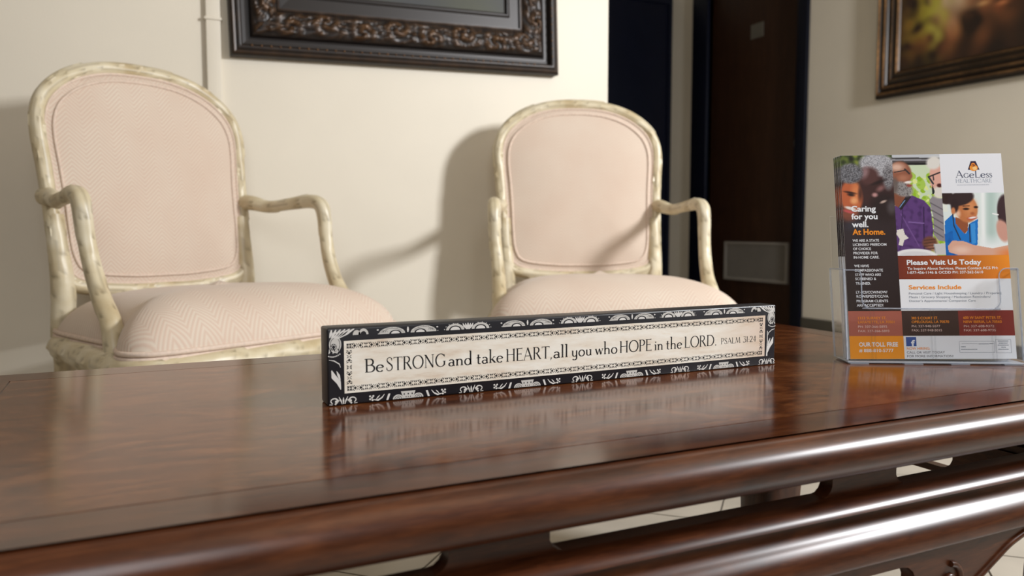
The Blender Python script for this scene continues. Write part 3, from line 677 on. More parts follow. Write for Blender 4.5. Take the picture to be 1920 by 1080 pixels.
for k in range(5):
    a = .0013 + .1398 * k
    ornament(scroll, a, a + .0286, BV0, BV1)
    if k < 4:
        ornament(branch, a + .0407, a + .0634, BV0, BV1 - .0008, 1); ornament(fan, a + .066, a + .0994, BV0, BV1); ornament(branch, a + .102, a + .1249, BV0, BV1 - .0008, -1)
def corner_column(xe, s):
    """flowers, rosette and leaf running down one end of the sign; s = direction towards the middle"""
    X = lambda d: xe + s * d
    for k in range(6): s3.stroke([(X(.002 + .0015 * k), .0695 - .0003 * k), (X(.0035 + .0032 * k), .0735), (X(.004 + .0046 * k), .0775)], [.0006, .0032, .001])
    sv.disc(X(.0365), .0712, .0052, .0062, a0=0, a1=180); gr.disc(X(.0365), .0712, .0030, .0035, a0=0, a1=180); sv.disc(X(.0295), .0712, .004, .005, a0=0, a1=180)
    sv.disc(X(.0075), .0625, .0062, .0085); gr.arc(X(.0075), .0625, .0048, .0068, 0, 360, .0005, n=20); gr.disc(X(.0058), .0600, .0032, .0034)
    for k in range(8): a = k * math.pi / 4; s3.disc(X(.0058) + .0021 * math.cos(a), .0600 + .0022 * math.sin(a), .0006, .0006, n=8)
    for k in range(3): s3.stroke([(X(.001 + .004 * k), .0535), (X(.0025 + .004 * k), .0580), (X(.002 + .004 * k), .0555)], [.0006, .0024, .0006])
    for k in range(8): s3.disc(X(.0008 + .0016 * k), .0510 - .0006 * k + .00012 * k * k, .0007, .0007, n=8)
    s3.stroke([(X(.001), .0472), (X(.006), .0462), (X(.0115), .0425), (X(.0125), .039)], [.0004, .0010, .0010, .0004])
    s3.stroke([(X(.0035), .0365), (X(.0055), .030), (X(.0105), .024), (X(.0125), .0165)], [.0008, .0050, .0046, .0006]); s3.stroke([(X(.0085), .0355), (X(.0105), .031), (X(.012), .026)], [.0005, .0026, .001]); gr.stroke([(X(.005), .035), (X(.0075), .028), (X(.0115), .020)], .00045)
def right_column(xe, s):
    corner_column(xe, s); s3.stroke([(SL - .0145, .012), (SL - .0138, .030), (SL - .0142, .045)], [.0024, .0014, .0010])
ornament(corner_column, .0006, 1); ornament(right_column, SL - .0006, -1)

# ------------------------------------------------------------------ flyers in the acrylic holder
FWD, FHT = .2159, .2794
FPOS = Vector((.9551, .7059, .4558)); RZ, RX, RY = map(math.radians, (-28.27, -11.24, -.62))
W_, O_, G_, D_ = (.86, .88, .92), srgb(244, 148, 36), srgb(110, 122, 140), srgb(60, 62, 74)
PK = srgb(236, 206, 196)
def paint_photos():
    """three photographs across the top of the flyer, painted point by point on a fine grid (millimetres)"""
    nx, nz = 320, 234
    U, Wz = np.meshgrid(np.linspace(-107.9, 107.9, nx), np.linspace(139.0, 279.3, nz))
    X = 978 + 6.62 * U - .387 * Wz; Y = 1866 - .108 * U - 6.355 * Wz
    def nz_(sc, seed):
        r = np.random.default_rng(seed); a = np.zeros_like(X)
        for k in range(14): th, ph, f = r.uniform(0, 6.28), r.uniform(0, 6.28), sc * r.uniform(.6, 1.8); a += np.sin((X * np.cos(th) + Y * np.sin(th)) * f + ph)
        return a / 5
    C3 = np.zeros(X.shape + (3,)) + np.array([48, 36, 38.])
    def put(mask, col, amt=1.0): m = np.clip(mask, 0, 1)[..., None] * amt; C3[:] = C3 * (1 - m) + np.array(col, float) * m
    def E(cx, cy, rx, ry, col, soft=.12, amt=1.0, rot=0, region=None):
        c, s = math.cos(math.radians(rot)), math.sin(math.radians(rot)); dx, dy = X - cx, Y - cy
        d = np.sqrt(((dx * c + dy * s) / rx) ** 2 + ((-dx * s + dy * c) / ry) ** 2); m = (1 + soft - d) / (2 * soft)
        put(np.clip(m, 0, 1) * (1 if region is None else region), col, amt); return np.clip(m, 0, 1)
    def PG(pts, col, region=None, amt=1.0):
        m = np.zeros(X.shape, bool); n = len(pts)
        for i in range(n):
            (x1, y1), (x2, y2) = pts[i], pts[(i + 1) % n]
            m ^= ((y1 > Y) != (y2 > Y)) & (X < (x2 - x1) * (Y - y1) / (y2 - y1 + 1e-9) + x1)
        put(m.astype(float) * (1 if region is None else region), col, amt); return m
    def LN(x0, y0, x1, y1, w, col, region=None, amt=1.0):
        dx, dy = x1 - x0, y1 - y0; t = np.clip(((X - x0) * dx + (Y - y0) * dy) / (dx * dx + dy * dy), 0, 1); d = np.hypot(X - x0 - t * dx, Y - y0 - t * dy)
        put(np.clip((w - d) / 3 + .5, 0, 1) * (1 if region is None else region), col, amt)
    n1, n3 = nz_(.07, 1), nz_(.03, 3)
    n2 = np.random.default_rng(5).normal(size=X.shape); n2 = 1.6 * (n2 + np.roll(n2, 1, 0) + np.roll(n2, 1, 1) + np.roll(np.roll(n2, 1, 0), 1, 1)) / 4
    A = (U < -38).astype(float); Bm = ((U >= -38) & (U < 26)).astype(float); Cm = (U >= 26).astype(float)
    # couple resting head to head
    put(A * (Y < 260), (64, 78, 34)); put(A * (Y < 260) * np.clip(n1, 0, 1), (128, 138, 58)); put(A * (Y < 200) * np.clip(-n1, 0, 1), (26, 26, 16))
    E(500, 380, 175, 240, (62, 37, 36), .1, rot=-12, region=A); E(560, 560, 130, 130, (40, 27, 28), .3, region=A)
    h = E(495, 185, 165, 100, (172, 172, 178), .12, rot=8, region=A); put(h * A * np.clip(n2, 0, 1), (120, 119, 124), .7); put(h * A * np.clip(-n2, 0, 1), (200, 200, 205), .7)
    h = E(590, 290, 50, 110, (140, 138, 142), .25, region=A); put(h * A * np.clip(n2, 0, 1), (80, 76, 80))
    E(415, 285, 88, 80, (84, 52, 50), .25, region=A); E(380, 255, 30, 48, (160, 128, 132), .6, .8, rot=20, region=A)
    E(520, 395, 36, 22, (150, 106, 104), .6, .8, rot=-30, region=A); E(470, 452, 24, 18, (206, 156, 154), .5, .9, region=A); E(500, 340, 70, 12, (28, 16, 17), .6, .8, rot=-20, region=A)
    E(545, 512, 30, 11, (186, 164, 152), .4, rot=-22, region=A); h = E(620, 560, 40, 60, (92, 86, 90), .5, .7, region=A)
    E(262, 470, 98, 150, (190, 98, 58), .12, rot=-8, region=A); E(300, 440, 40, 90, (226, 140, 86), .5, .8, region=A); E(285, 505, 30, 26, (246, 178, 122), .5, .8, region=A)
    E(250, 625, 75, 70, (150, 82, 60), .3, .8, region=A)
    h = E(250, 262, 112, 88, (104, 104, 110), .14, region=A); put(h * A * np.clip(n2, 0, 1), (66, 64, 68), .8); put(h * A * np.clip(-n2, 0, 1), (150, 150, 156), .7)
    E(250, 432, 52, 9, (52, 26, 18), .5, region=A, rot=10); E(258, 452, 30, 12, (40, 22, 18), .5, region=A, rot=8); E(340, 440, 18, 60, (60, 34, 30), .6, .8, region=A)
    E(255, 572, 52, 13, (236, 226, 220), .3, rot=14, region=A); E(235, 600, 46, 11, (196, 82, 84), .4, rot=14, region=A)
    E(300, 800, 110, 110, (62, 78, 108), .3, .75, region=A); put(A * np.clip((Y - 640) / 140, 0, 1), (48, 36, 38), .92)
    # laughing men at a table
    put(Bm, (206, 222, 190)); put(Bm * (np.abs(n3) > .35) * (X > 780), (170, 204, 84)); put(Bm * (n1 > .5) * (X > 790) * (Y > 260), (150, 190, 40)); put(Bm * (n1 < -.6) * (X > 790) * (Y > 300), (226, 236, 150))
    put(Bm * (Y < 185), (70, 68, 70)); put(Bm * (Y < 118), (196, 200, 206)); put(Bm * (np.abs(Y - 140) < 7), (150, 150, 156)); put(Bm * (np.abs(Y - 172) < 8), (30, 28, 30))
    PG([(640, 560), (700, 470), (800, 455), (905, 500), (960, 560), (985, 760), (960, 980), (640, 980)], (94, 60, 122), Bm)
    put(Bm * PG([(640, 560), (700, 470), (800, 455), (905, 500), (960, 560), (985, 760), (960, 980), (640, 980)], (94, 60, 122), Bm) * np.clip(n1, 0, 1), (64, 38, 88), .7)
    LN(900, 560, 905, 960, 7, (60, 36, 82), Bm); LN(770, 690, 900, 700, 6, (128, 96, 160), Bm); LN(700, 620, 860, 900, 5, (124, 90, 154), Bm, .7); LN(720, 520, 690, 980, 4, (62, 38, 84), Bm)
    PG([(630, 430), (760, 440), (740, 520), (690, 570), (640, 540)], (134, 78, 56), Bm); PG([(760, 440), (790, 470), (700, 590), (680, 560)], (38, 30, 40), Bm); LN(735, 500, 690, 560, 4, (120, 160, 200), Bm)
    E(690, 270, 105, 118, (150, 92, 70), .08, region=Bm); E(665, 205, 60, 34, (228, 192, 172), .6, .9, region=Bm); E(780, 285, 22, 22, (156, 96, 72), .3, region=Bm); E(720, 300, 40, 26, (190, 130, 102), .6, .7, region=Bm)
    h = E(715, 400, 92, 62, (150, 146, 146), .16, rot=22, region=Bm); put(h * Bm * np.clip(n2, 0, 1), (92, 86, 86)); h = E(642, 370, 34, 70, (104, 92, 88), .3, .9, region=Bm)
    E(765, 338, 34, 11, (238, 230, 226), .3, rot=-6, region=Bm); E(775, 368, 26, 12, (150, 70, 60), .4, region=Bm); LN(640, 250, 740, 232, 4, (40, 36, 38), Bm); LN(735, 222, 775, 262, 7, (50, 46, 48), Bm)
    PG([(665, 760), (720, 750), (735, 800), (770, 830), (730, 850), (715, 900), (680, 890), (690, 840), (662, 800)], (232, 226, 218), Bm)
    PG([(1045, 480), (980, 460), (950, 500), (985, 640), (990, 800), (1030, 850), (1100, 860), (1100, 480)], (146, 140, 146), Bm); [LN(960 + 6 * k, 520 + 62 * k, 1070, 580 + 60 * k, 5, (88, 82, 92), Bm, .8) for k in range(5)]
    E(1010, 290, 58, 130, (226, 172, 156), .1, region=Bm); h = E(990, 165, 66, 58, (226, 222, 216), .2, rot=-20, region=Bm); h = E(1035, 425, 52, 52, (226, 220, 212), .25, region=Bm); E(1040, 366, 22, 17, (74, 28, 28), .3, region=Bm)
    LN(945, 290, 1045, 250, 6, (34, 32, 38), Bm); LN(985, 280, 990, 318, 5, (40, 38, 44), Bm); LN(945, 290, 985, 350, 8, (38, 52, 58), Bm); PG([(975, 350), (1000, 420), (990, 445), (975, 445)], (28, 36, 40), Bm)
    E(955, 870, 66, 56, (116, 72, 56), .2, region=Bm); E(985, 910, 50, 36, (158, 104, 84), .4, .8, region=Bm); [LN(905, 850 + 26 * k, 1000, 838 + 26 * k, 3, (66, 40, 32), Bm) for k in range(4)]
    PG([(985, 880), (1100, 875), (1100, 975), (1000, 975)], (206, 204, 206), Bm); LN(990, 882, 1005, 975, 4, (150, 148, 150), Bm); E(830, 985, 190, 62, (240, 240, 242), .06, region=Bm); E(830, 990, 150, 44, (222, 222, 226), .1, region=Bm)
    # carer in blue leaning towards someone
    put(Cm, (226, 236, 234)); put(Cm * np.exp(-((X - 1490) / 60) ** 2), (184, 206, 200)); put(Cm * np.exp(-((X - 1420) / 22) ** 2), (246, 250, 250)); put(Cm * (X < 1110) * (Y < 600), (232, 238, 228))
    put(Cm * np.clip((Y - 780) / 120, 0, 1) * (X > 1390), (240, 246, 248))
    E(1100, 470, 62, 62, (48, 30, 30), .1, region=Cm); PG([(1085, 680), (1150, 620), (1200, 690), (1270, 790), (1300, 700), (1375, 660), (1370, 880), (1280, 980), (1085, 980)], (22, 118, 204), Cm)
    PG([(1310, 705), (1350, 690), (1355, 870), (1320, 880)], (60, 150, 226), Cm); put(Cm * PG([(1085, 800), (1150, 760), (1180, 980), (1085, 980)], (16, 104, 190), Cm) * np.clip(n1, 0, 1), (10, 84, 160), .6)
    PG([(1175, 640), (1290, 690), (1285, 760), (1258, 790), (1220, 750), (1180, 700)], (150, 84, 52), Cm)
    E(1275, 570, 96, 122, (196, 120, 72), .07, rot=-12, region=Cm); E(1310, 560, 50, 70, (222, 150, 98), .6, .8, region=Cm); E(1200, 615, 22, 30, (240, 204, 180), .6, .8, region=Cm)
    h = E(1225, 480, 118, 62, (50, 34, 36), .1, rot=-14, region=Cm); E(1172, 545, 34, 60, (46, 30, 32), .2, region=Cm); E(1160, 590, 18, 30, (206, 130, 84), .3, region=Cm)
    E(1272, 572, 26, 10, (40, 24, 22), .4, region=Cm); E(1358, 556, 18, 10, (40, 24, 22), .4, region=Cm); LN(1245, 548, 1300, 545, 4, (56, 32, 26), Cm); E(1328, 612, 18, 12, (176, 100, 62), .5, region=Cm)
    E(1325, 652, 42, 15, (190, 84, 72), .3, rot=-8, region=Cm); E(1328, 648, 34, 8, (246, 240, 236), .3, rot=-8, region=Cm)
    LN(1155, 620, 1165, 720, 5, (36, 40, 56), Cm); LN(1165, 720, 1220, 840, 5, (36, 40, 56), Cm); LN(1300, 710, 1305, 860, 5, (36, 40, 56), Cm)
    PG([(1110, 900), (1150, 850), (1250, 855), (1330, 885), (1500, 915), (1660, 880), (1660, 985), (1520, 985), (1200, 975), (1120, 950)], (222, 172, 150), Cm); E(1230, 930, 70, 30, (240, 206, 190), .6, .8, region=Cm)
    E(1610, 590, 66, 140, (58, 38, 42), .1, region=Cm); E(1590, 760, 52, 100, (210, 158, 142), .15, rot=-14, region=Cm); E(1608, 560, 60, 110, (62, 42, 48), .2, region=Cm); LN(1505, 612, 1550, 622, 6, (246, 246, 246), Cm)
    put(Cm * np.clip((X - 1500) / 120, 0, 1) * np.clip((Y - 890) / 60, 0, 1), (236, 130, 60), .8)
    put(Cm * (Wz > 224.6), (234, 236, 243))
    lin = np.clip(C3 / 255, 0, 1); lin = np.where(lin <= .04045, lin / 12.92, ((lin + .055) / 1.055) ** 2.4)
    v = np.stack([U / 1000, np.full_like(U, -4e-5), Wz / 1000], -1).reshape(-1, 3)
    i = np.arange(nx * nz).reshape(nz, nx); f = np.stack([i[:-1, :-1], i[:-1, 1:], i[1:, 1:], i[1:, :-1]], -1).reshape(-1, 4)
    return v, f, np.concatenate([lin.reshape(-1, 3), np.ones((nx * nz, 1))], 1)
TEXTS = [
    ('Caring', -96.7, 33.1, 200.8, 'w', 2),
    ('for you', -96.8, 34.9, 190.1, 'w', 2),
    ('well.', -96.6, 22.0, 179.1, 'w', 2),
    ('At Home.', -96.4, 43.6, 168.6, 'o', 2),
    ('WE ARE A STATE', -96.9, 35.2, 158.9, 'w', 1),
    ('LICENSED FREEDOM', -96.7, 44.5, 153.2, 'w', 1),
    ('OF CHOICE', -96.7, 23.7, 147.4, 'w', 1),
    ('PROVIDER FOR', -96.6, 32.3, 141.6, 'w', 1),
    ('IN-HOME CARE.', -96.6, 34.0, 135.8, 'w', 1),
    ('WE HAVE', -96.4, 19.5, 124.0, 'w', 1),
    ('COMPASSIONATE', -96.4, 37.6, 118.0, 'w', 1),
    ('STAFF WHO ARE', -95.9, 34.1, 112.0, 'w', 1),
    ('SCREENED &', -95.9, 27.6, 106.4, 'w', 1),
    ('TRAINED.', -95.8, 19.9, 100.2, 'w', 1),
    ('LT-PCS/CCW/NOW/', -95.9, 41.2, 88.2, 'w', 1),
    ('ROW/EPSDT/CC/VA', -95.6, 42.0, 82.6, 'w', 1),
    ('PROGRAM CLIENTS', -95.8, 41.4, 76.3, 'w', 1),
    ('ARE ACCEPTED!', -95.8, 34.7, 70.5, 'w', 1),
    ('Please Visit Us Today', -26.7, 97.8, 126.6, 'w', 2),
    ('To Inquire About Services, Please Contact ACS PH:', -26.3, 118.6, 120.0, 'w', 1),
    ('1-877-456-1146 & OCDD PH: 337-262-5610', -26.6, 99.2, 114.5, 'w', 1),
    ('Services Include', -26.2, 69.0, 93.4, 'o', 2),
    ('Personal Care / Light Housekeeping / Laundry / Preparing', -26.3, 120.8, 86.4, 'g', 0),
    ('Meals / Grocery Shopping / Medication Reminders/', -26.3, 106.6, 81.5, 'g', 0),
    ("Doctor's Appointments/ Companion Care", -26.4, 86.7, 76.4, 'g', 0),
    ('1333 SURREY ST.', -95.1, 37.4, 53.4, 'o', 1),
    ('LAFAYETTE, LA 70501', -95.4, 47.9, 47.9, 'o', 1),
    ('PH: 337-266-5892', -95.7, 38.1, 42.0, 'p', 0),
    ('FAX: 337-266-5893', -95.7, 40.6, 36.2, 'p', 0),
    ('303 S COURT ST.', -25.2, 34.9, 53.0, 'o', 1),
    ('OPELOUSAS, LA 70570', -25.2, 48.9, 47.9, 'o', 1),
    ('PH: 337-948-5077', -25.4, 37.1, 42.3, 'p', 0),
    ('FAX: 337-948-5015', -25.4, 39.1, 36.8, 'p', 0),
    ('600 W SAINT PETER ST.', 42.5, 49.5, 53.2, 'o', 1),
    ('NEW IBERIA, LA 70560', 42.4, 49.5, 47.7, 'o', 1),
    ('PH: 337-608-9372', 42.5, 39.0, 42.0, 'p', 0),
    ('FAX: 337-608-9735', 42.4, 41.0, 36.6, 'p', 0),
    ('OUR TOLL FREE', -95.8, 51.0, 17.0, 'w', 2),
    ('# 888-810-5777', -95.9, 44.9, 9.4, 'w', 1),
    ('NOW HIRING:', -33.5, 30.2, 12.4, 'o', 1),
    ('CALL OR VISIT TODAY', -33.8, 49.4, 7.4, 'd', 0),
    ('FOR MORE INFORMATION!', -33.7, 60.0, 2.4, 'd', 0),
]
CAPS = {'Caring': 8, 'for you': 8, 'well.': 8, 'At Home.': 8, 'Please Visit Us Today': 7, 'Services Include': 5.8, 'OUR TOLL FREE': 5.6, '# 888-810-5777': 4.6}
def font_meshes(items):
    """text (built-in font) turned into flat outlines; items: (text, bold)"""
    obs = []
    for s, bold in items:
        c = bpy.data.curves.new('text', 'FONT'); c.body = s; c.size = 1; c.offset = (0, .012, .028)[bold]; c.resolution_u = 3
        o = bpy.data.objects.new('text', c); COL.objects.link(o); obs.append(o)
    dg = bpy.context.evaluated_depsgraph_get(); res = []
    for o in obs:
        me = bpy.data.meshes.new_from_object(o.evaluated_get(dg))
        res.append((np.array([v.co[:] for v in me.vertices])[:, :2], [tuple(p.vertices) for p in me.polygons])); bpy.data.meshes.remove(me)
    for o in obs: c = o.data; bpy.data.objects.remove(o); bpy.data.curves.remove(c)
    return res
def add_text(pr, geo, x0, width, base, cap, col):
    v, f = geo; lo, hi = v[:, 0].min(), v[:, 0].max(); n = len(pr.v); y = pr.y0 - pr.step * pr.layer
    for x, z in v: pr.v.append((x0 + (x - lo) / (hi - lo) * width, y, base + z / .729 * cap)); pr.c.append((*col, 1))
    pr.f += [tuple(n + i for i in q) for q in f]
def make_flyer():
    t = MB().box(-FWD / 2, FWD / 2, 0, .0004, 0, FHT).build('flyer', M['paper'])
    v, f, c = paint_photos(); ph = mesh_obj('photo_print', v, f, M['ink'], t, False)
    a = ph.data.attributes.new('ink', 'FLOAT_COLOR', 'POINT'); a.data.foreach_set('color', c.astype(np.float32).ravel())
    p = Print(); k = .001; hw = .10795
    br, org = srgb(118, 48, 34), srgb(240, 140, 40)
    p.rect(-hw, 64.6 * k, -38 * k, 139.0 * k, cols=[srgb(42, 30, 30), srgb(42, 30, 30), srgb(48, 36, 38), srgb(48, 36, 38)])
    p.rect(-38 * k, 107.1 * k, 30 * k, 139.2 * k, cols=[br, srgb(152, 70, 36), srgb(166, 80, 38), br]); p.rect(30 * k, 107.1 * k, hw, 139.2 * k, cols=[srgb(152, 70, 36), org, srgb(246, 150, 44), srgb(166, 80, 38)])
    p.rect(-38 * k, 64.6 * k, hw, 107.1 * k, W_)
    p.rect(-hw, 30.9 * k, -37.6 * k, 64.6 * k, srgb(176, 98, 82)); p.rect(-37.6 * k, 30.9 * k, 36.1 * k, 64.6 * k, srgb(62, 42, 40)); p.rect(36.1 * k, 30.9 * k, hw, 64.6 * k, srgb(132, 46, 42))
    p.rect(-hw, .2 * k, -37 * k, 30.9 * k, srgb(246, 156, 36)); p.rect(-37 * k, .2 * k, hw, 30.9 * k, W_)
    p.layer = 2; fb = srgb(52, 86, 160)
    p.rect(-34 * k, 17 * k, -20.6 * k, 29.4 * k, fb)
    for x0, z0, x1, z1 in ((34.9, 8.6, 80.4, 23.6), (82, 8, 101.9, 26)):
        for a in ((x0, z0, x1, z0 + .35), (x0, z1 - .35, x1, z1), (x0, z0, x0 + .35, z1), (x1 - .35, z0, x1, z1)): p.rect(*[q * k for q in a], G_)
    for a, b, z in ((60, 74, 19.4), (37, 44, 15.6), (37, 58, 12.2), (74, 79, 19.6), (85, 99, 23), (86, 98, 20.3), (84.5, 99.5, 17.6), (89, 95, 14.9), (85, 99, 12.2)):
        x = a
        while x < b - .8: wd = random.uniform(.6, 1.5); p.rect(x * k, z * k, min(x + wd, b) * k, (z + 1.1) * k, G_); x += wd + .35
    p.rect(38 * k, 20 * k, 59 * k, 20.4 * k, G_); p.rect(75 * k, 20.2 * k, 80 * k, 20.5 * k, G_)
    # logo: a dark A with an orange cradle inside, name below
    na = srgb(44, 30, 60)
    p.poly([(62.4 * k, 257 * k), (66.8 * k, 269 * k), (73.4 * k, 269 * k), (77.8 * k, 257 * k)], na); p.layer = 3
    p.disc(70.2 * k, 259.6 * k, 5.4 * k, 4.6 * k, srgb(246, 158, 60)); p.disc(69.8 * k, 263.6 * k, 2.9 * k, 3.1 * k, srgb(236, 140, 50)); p.layer = 4
    p.disc(71.4 * k, 259.0 * k, 3.0 * k, 2.5 * k, srgb(252, 206, 140)); p.stroke([(68.6 * k, 265 * k), (71.2 * k, 263.4 * k), (70.4 * k, 260.8 * k)], [.5 * k, 1.2 * k, .4 * k], na)
    p.layer = 2; nv = srgb(52, 62, 92)
    roman(p, 'AGeLess', 45.5 * k, 93.6 * k, 246 * k, 9.8 * k, nv, {'G': .62, 's': .58, 'e': 1.1}); roman(p, 'HEALTHCARE', 45.2 * k, 92.8 * k, 239 * k, 5.2 * k, srgb(150, 160, 178))
    x = 46.5
    while x < 89: wd = random.uniform(.7, 1.6); p.rect(x * k, 235.4 * k, (x + wd) * k, 236.3 * k, srgb(168, 174, 188)); x += wd + .5
    cols = {'w': W_, 'o': O_, 'g': G_, 'd': D_, 'p': PK}
    geos = font_meshes([(s, b) for s, *_, b in TEXTS] + [('f', 2)])
    p.layer = 3
    for (s, x0, wd, base, c, b), g_ in zip(TEXTS, geos): add_text(p, g_, x0 * k, wd * k, base * k, CAPS.get(s, 3.6 if b else 3.1) * k, cols[c])
    add_text(p, geos[-1], -27.6 * k, 5.2 * k, 17 * k, 8.6 * k, W_)
    pp = p.build('printed_text', M['ink'], t)
    return t
def place(o, off, dx=0, dz=0, ry=0):
    R = Matrix.Rotation(RZ, 4, 'Z') @ Matrix.Rotation(RX, 4, 'X') @ Matrix.Rotation(RY + ry, 4, 'Y')
    o.matrix_world = Matrix.Translation(FPOS) @ R @ Matrix.Translation((dx, off, dz))
fy = make_flyer(); place(fy, 0)
tag(fy, 'colourful care services flyer at the front of the stack in the clear holder', 'flyer', 'flyers in the acrylic holder')
for k in range(7):
    c = fy.copy(); COL.objects.link(c)
    q = [h for h in fy.children if h.name.startswith('photo_print')][0].copy(); COL.objects.link(q); q.parent = c
    place(c, .0034 * (k + 1), random.uniform(-.0012, .0006), .15 * .0034 * (k + 1) + random.uniform(-.0003, .0), random.uniform(-.002, .002))
    tag(c, ('second flyer in the holder, tucked directly behind the front one', 'third flyer counted back from the front of the holder stack', 'fourth flyer counted back from the front of the holder stack', 'fifth flyer counted back from the front of the holder stack', 'sixth flyer counted back from the front of the holder stack', 'last but one flyer before the back panel of the holder', 'last flyer of the stack, against the back panel of the holder')[k], 'flyer', 'flyers in the acrylic holder')
# holder: leaning pocket of clear acrylic
hd = tag(empty('brochure_holder', (FPOS.x, FPOS.y, TZ), RZ), 'clear acrylic brochure holder full of flyers on the table', 'brochure holder')
BT = math.radians(11.24); H0 = FPOS.z - TZ
def lean(x, n, h): return (x, n * math.cos(BT) + h * math.sin(BT), max(.0004, H0 + h * math.cos(BT) - n * math.sin(BT)))
def hplate(name, outer, n0, t, parent=hd): 
    o = plate(name, outer, [], t, lambda a, d, z: lean(a, n0 + d, z), M['acrylic']); o.parent = parent; return o
def rc(cx, cz, r, a0, a1): return [(cx + r * math.cos(math.radians(a)), cz + r * math.sin(math.radians(a))) for a in np.linspace(a0, a1, 7)]
fp = hplate('front_panel', [(-.1145, -.003), (.1125, -.003), (.1125, .121)] + rc(.0985, .1105, .0105, 90, 180) + rc(.076, .0785, .012, 0, -90) + rc(-.080, .0785, .012, 270, 180) + [(-.092, .118), (-.1145, .118)], -.0075, .0022)
def rim(pts, parent, r=.0009): sweep('rim', [lean(x, -.0068, h) for x, h in pts], r, M['rim'], parent, nseg=6, ds=.003)  # pale tubes added along the panel edges as their glint
rim([(-.1145, -.002), (-.1145, .118)], fp, .0016); rim([(.1125, -.002), (.1125, .121)], fp, .0013)
rim([(.1125, .121), (.104, .121)] + rc(.0985, .1105, .0105, 90, 180) + rc(.076, .0785, .012, 0, -90) + rc(-.080, .0785, .012, 270, 180) + [(-.092, .10), (-.092, .112), (-.096, .1175), (-.1145, .118)], fp)
hplate('back_panel', [(-.1165, -.003), (.1145, -.003), (.1145, .20), (-.1165, .20)], .0310, .0022)
for s, x in ((-1, -.1145), (1, .1125)):
    v = [lean(x, -.0075, -.003), lean(x + s * .002, .033, .004), lean(x + s * .004, .033, .126), lean(x, -.0075, .119)]
    vs = v + [(p[0] + s * .0022, p[1], p[2]) for p in v]
    sp_ = fix_normals(MB().add(vs, [(0, 1, 2, 3), (7, 6, 5, 4), (0, 4, 5, 1), (1, 5, 6, 2), (2, 6, 7, 3), (3, 7, 4, 0)]).build('side_panel', M['acrylic'], hd))
    sweep('rim', [v[1], v[2]], .0015, M['rim'], sp_, nseg=6, ds=.004); sweep('rim', [v[2], v[3]], .0011, M['rim'], sp_, nseg=6, ds=.004)
MB().box(-.1145, .1125, -.010, .036, .0012, .0030).build('base', M['rim'], hd, bevel=.0008)
for x in (-.080, -.0025, .0755):
    for dx in (-.0022, .0022): hplate('rib', [(x + dx - .0008, -.002), (x + dx + .0008, -.002), (x + dx + .0008, .066), (x + dx - .0008, .066)], -.0093, .0017)
for x in (-.100, .098, -.03, .03):
    MB().box(x - .012, x + .012, -.012, -.004, 0, .0012).build('foot', M['rim'], hd)

# ------------------------------------------------------------------ framed pictures
def framed(name, W, Hh, prof, mat, relief=None, ds=.01):
    """picture frame of four mitred rails; prof: (inset from the outer edge, height off the wall)"""
    t = empty(name); ins = np.array([p[0] for p in prof]); dep = np.array([p[1] for p in prof])
    for k in range(4):
        Lk = W if k % 2 == 0 else Hh; ns = int(Lk / ds)
        tt = np.linspace(0, 1, ns); Tt, In = np.meshgrid(tt, ins, indexing='ij'); De = np.tile(dep, (ns, 1))
        S = In + Tt * (Lk - 2 * In); Gl = np.zeros_like(S)
        if relief: dh, Gl = relief(S, In, Lk, k); De = De + dh
        a, b = S, In
        if k == 0: x, z = a, b
        elif k == 1: x, z = W - b, a
        elif k == 2: x, z = W - a, Hh - b
        else: x, z = b, Hh - a
        v = np.stack([x, -De, z], -1).reshape(-1, 3); m = len(prof)
        i = np.arange(ns * m).reshape(ns, m); f = np.stack([i[:-1, :-1], i[1:, :-1], i[1:, 1:], i[:-1, 1:]], -1).reshape(-1, 4)
        o = mesh_obj('frame_rail', v, f, mat, t, True, 50); vattr(o, 'gilt', Gl.ravel())
    return t
def lerp_prof(keys, step=.004):
    out = []
    for (a, da), (b, db) in zip(keys, keys[1:]):
        n = max(int(abs(b - a) / step), 1)
        for t in np.linspace(0, 1, n, endpoint=False): out.append((a + (b - a) * t, da + (db - da) * t))
    return out + [keys[-1]]
pa = on_y(433, 103, YB - .03); pb = on_y(1047, 141, YB - .03)
PW = math.hypot(pb.x - pa.x, pb.z - pa.z); PH = .92
def acanthus(S, I, L, k):
    band = np.clip((I - .064) / .012, 0, 1) * np.clip((.142 - I) / .010, 0, 1)
    P = .115; c = (np.floor(S / P) + .5) * P; odd = (np.floor(S / P) % 2) * 2 - 1
    dx, dy = S - c, (I - .103 + odd * .012); r = np.hypot(dx, dy); ph = np.arctan2(dy * odd, dx)
    sp = .5 + .5 * np.cos(ph * 2 + r * 190); lf = .5 + .5 * np.cos(S * 210 + 26 * np.sin(I * 95 + S * 14)); n = .5 + .5 * np.sin(S * 61 + 3 * np.sin(I * 130)) * np.cos(I * 88 + S * 23)
    h = .55 * sp * np.exp(-(r / .055) ** 2) + .45 * lf * n + .15 * n
    out = np.clip(1 - np.abs(I - .010) / .006, 0, 1) * .25 + np.clip(1 - np.abs(I - .146) / .004, 0, 1) * .7 + .12 * (I < .035) * (.5 + .5 * np.sin(S * 37) * np.sin(S * 91))
    return .014 * band * h, band * np.clip(h * 1.5 - .25, 0, 1) + out
fr1 = framed('ornate_picture', PW, PH, lerp_prof([(0, 0), (0, .030), (.004, .036), (.010, .040), (.016, .038), (.020, .042), (.028, .043), (.034, .038), (.036, .022), (.050, .020), (.058, .022), (.062, .034), (.075, .040), (.10, .044), (.125, .038), (.140, .030), (.144, .034), (.150, .034), (.152, .026), (.186, .024), (.190, .028), (.195, .028), (.198, .018), (.205, .016)]), M['ornate'], acanthus, .006)
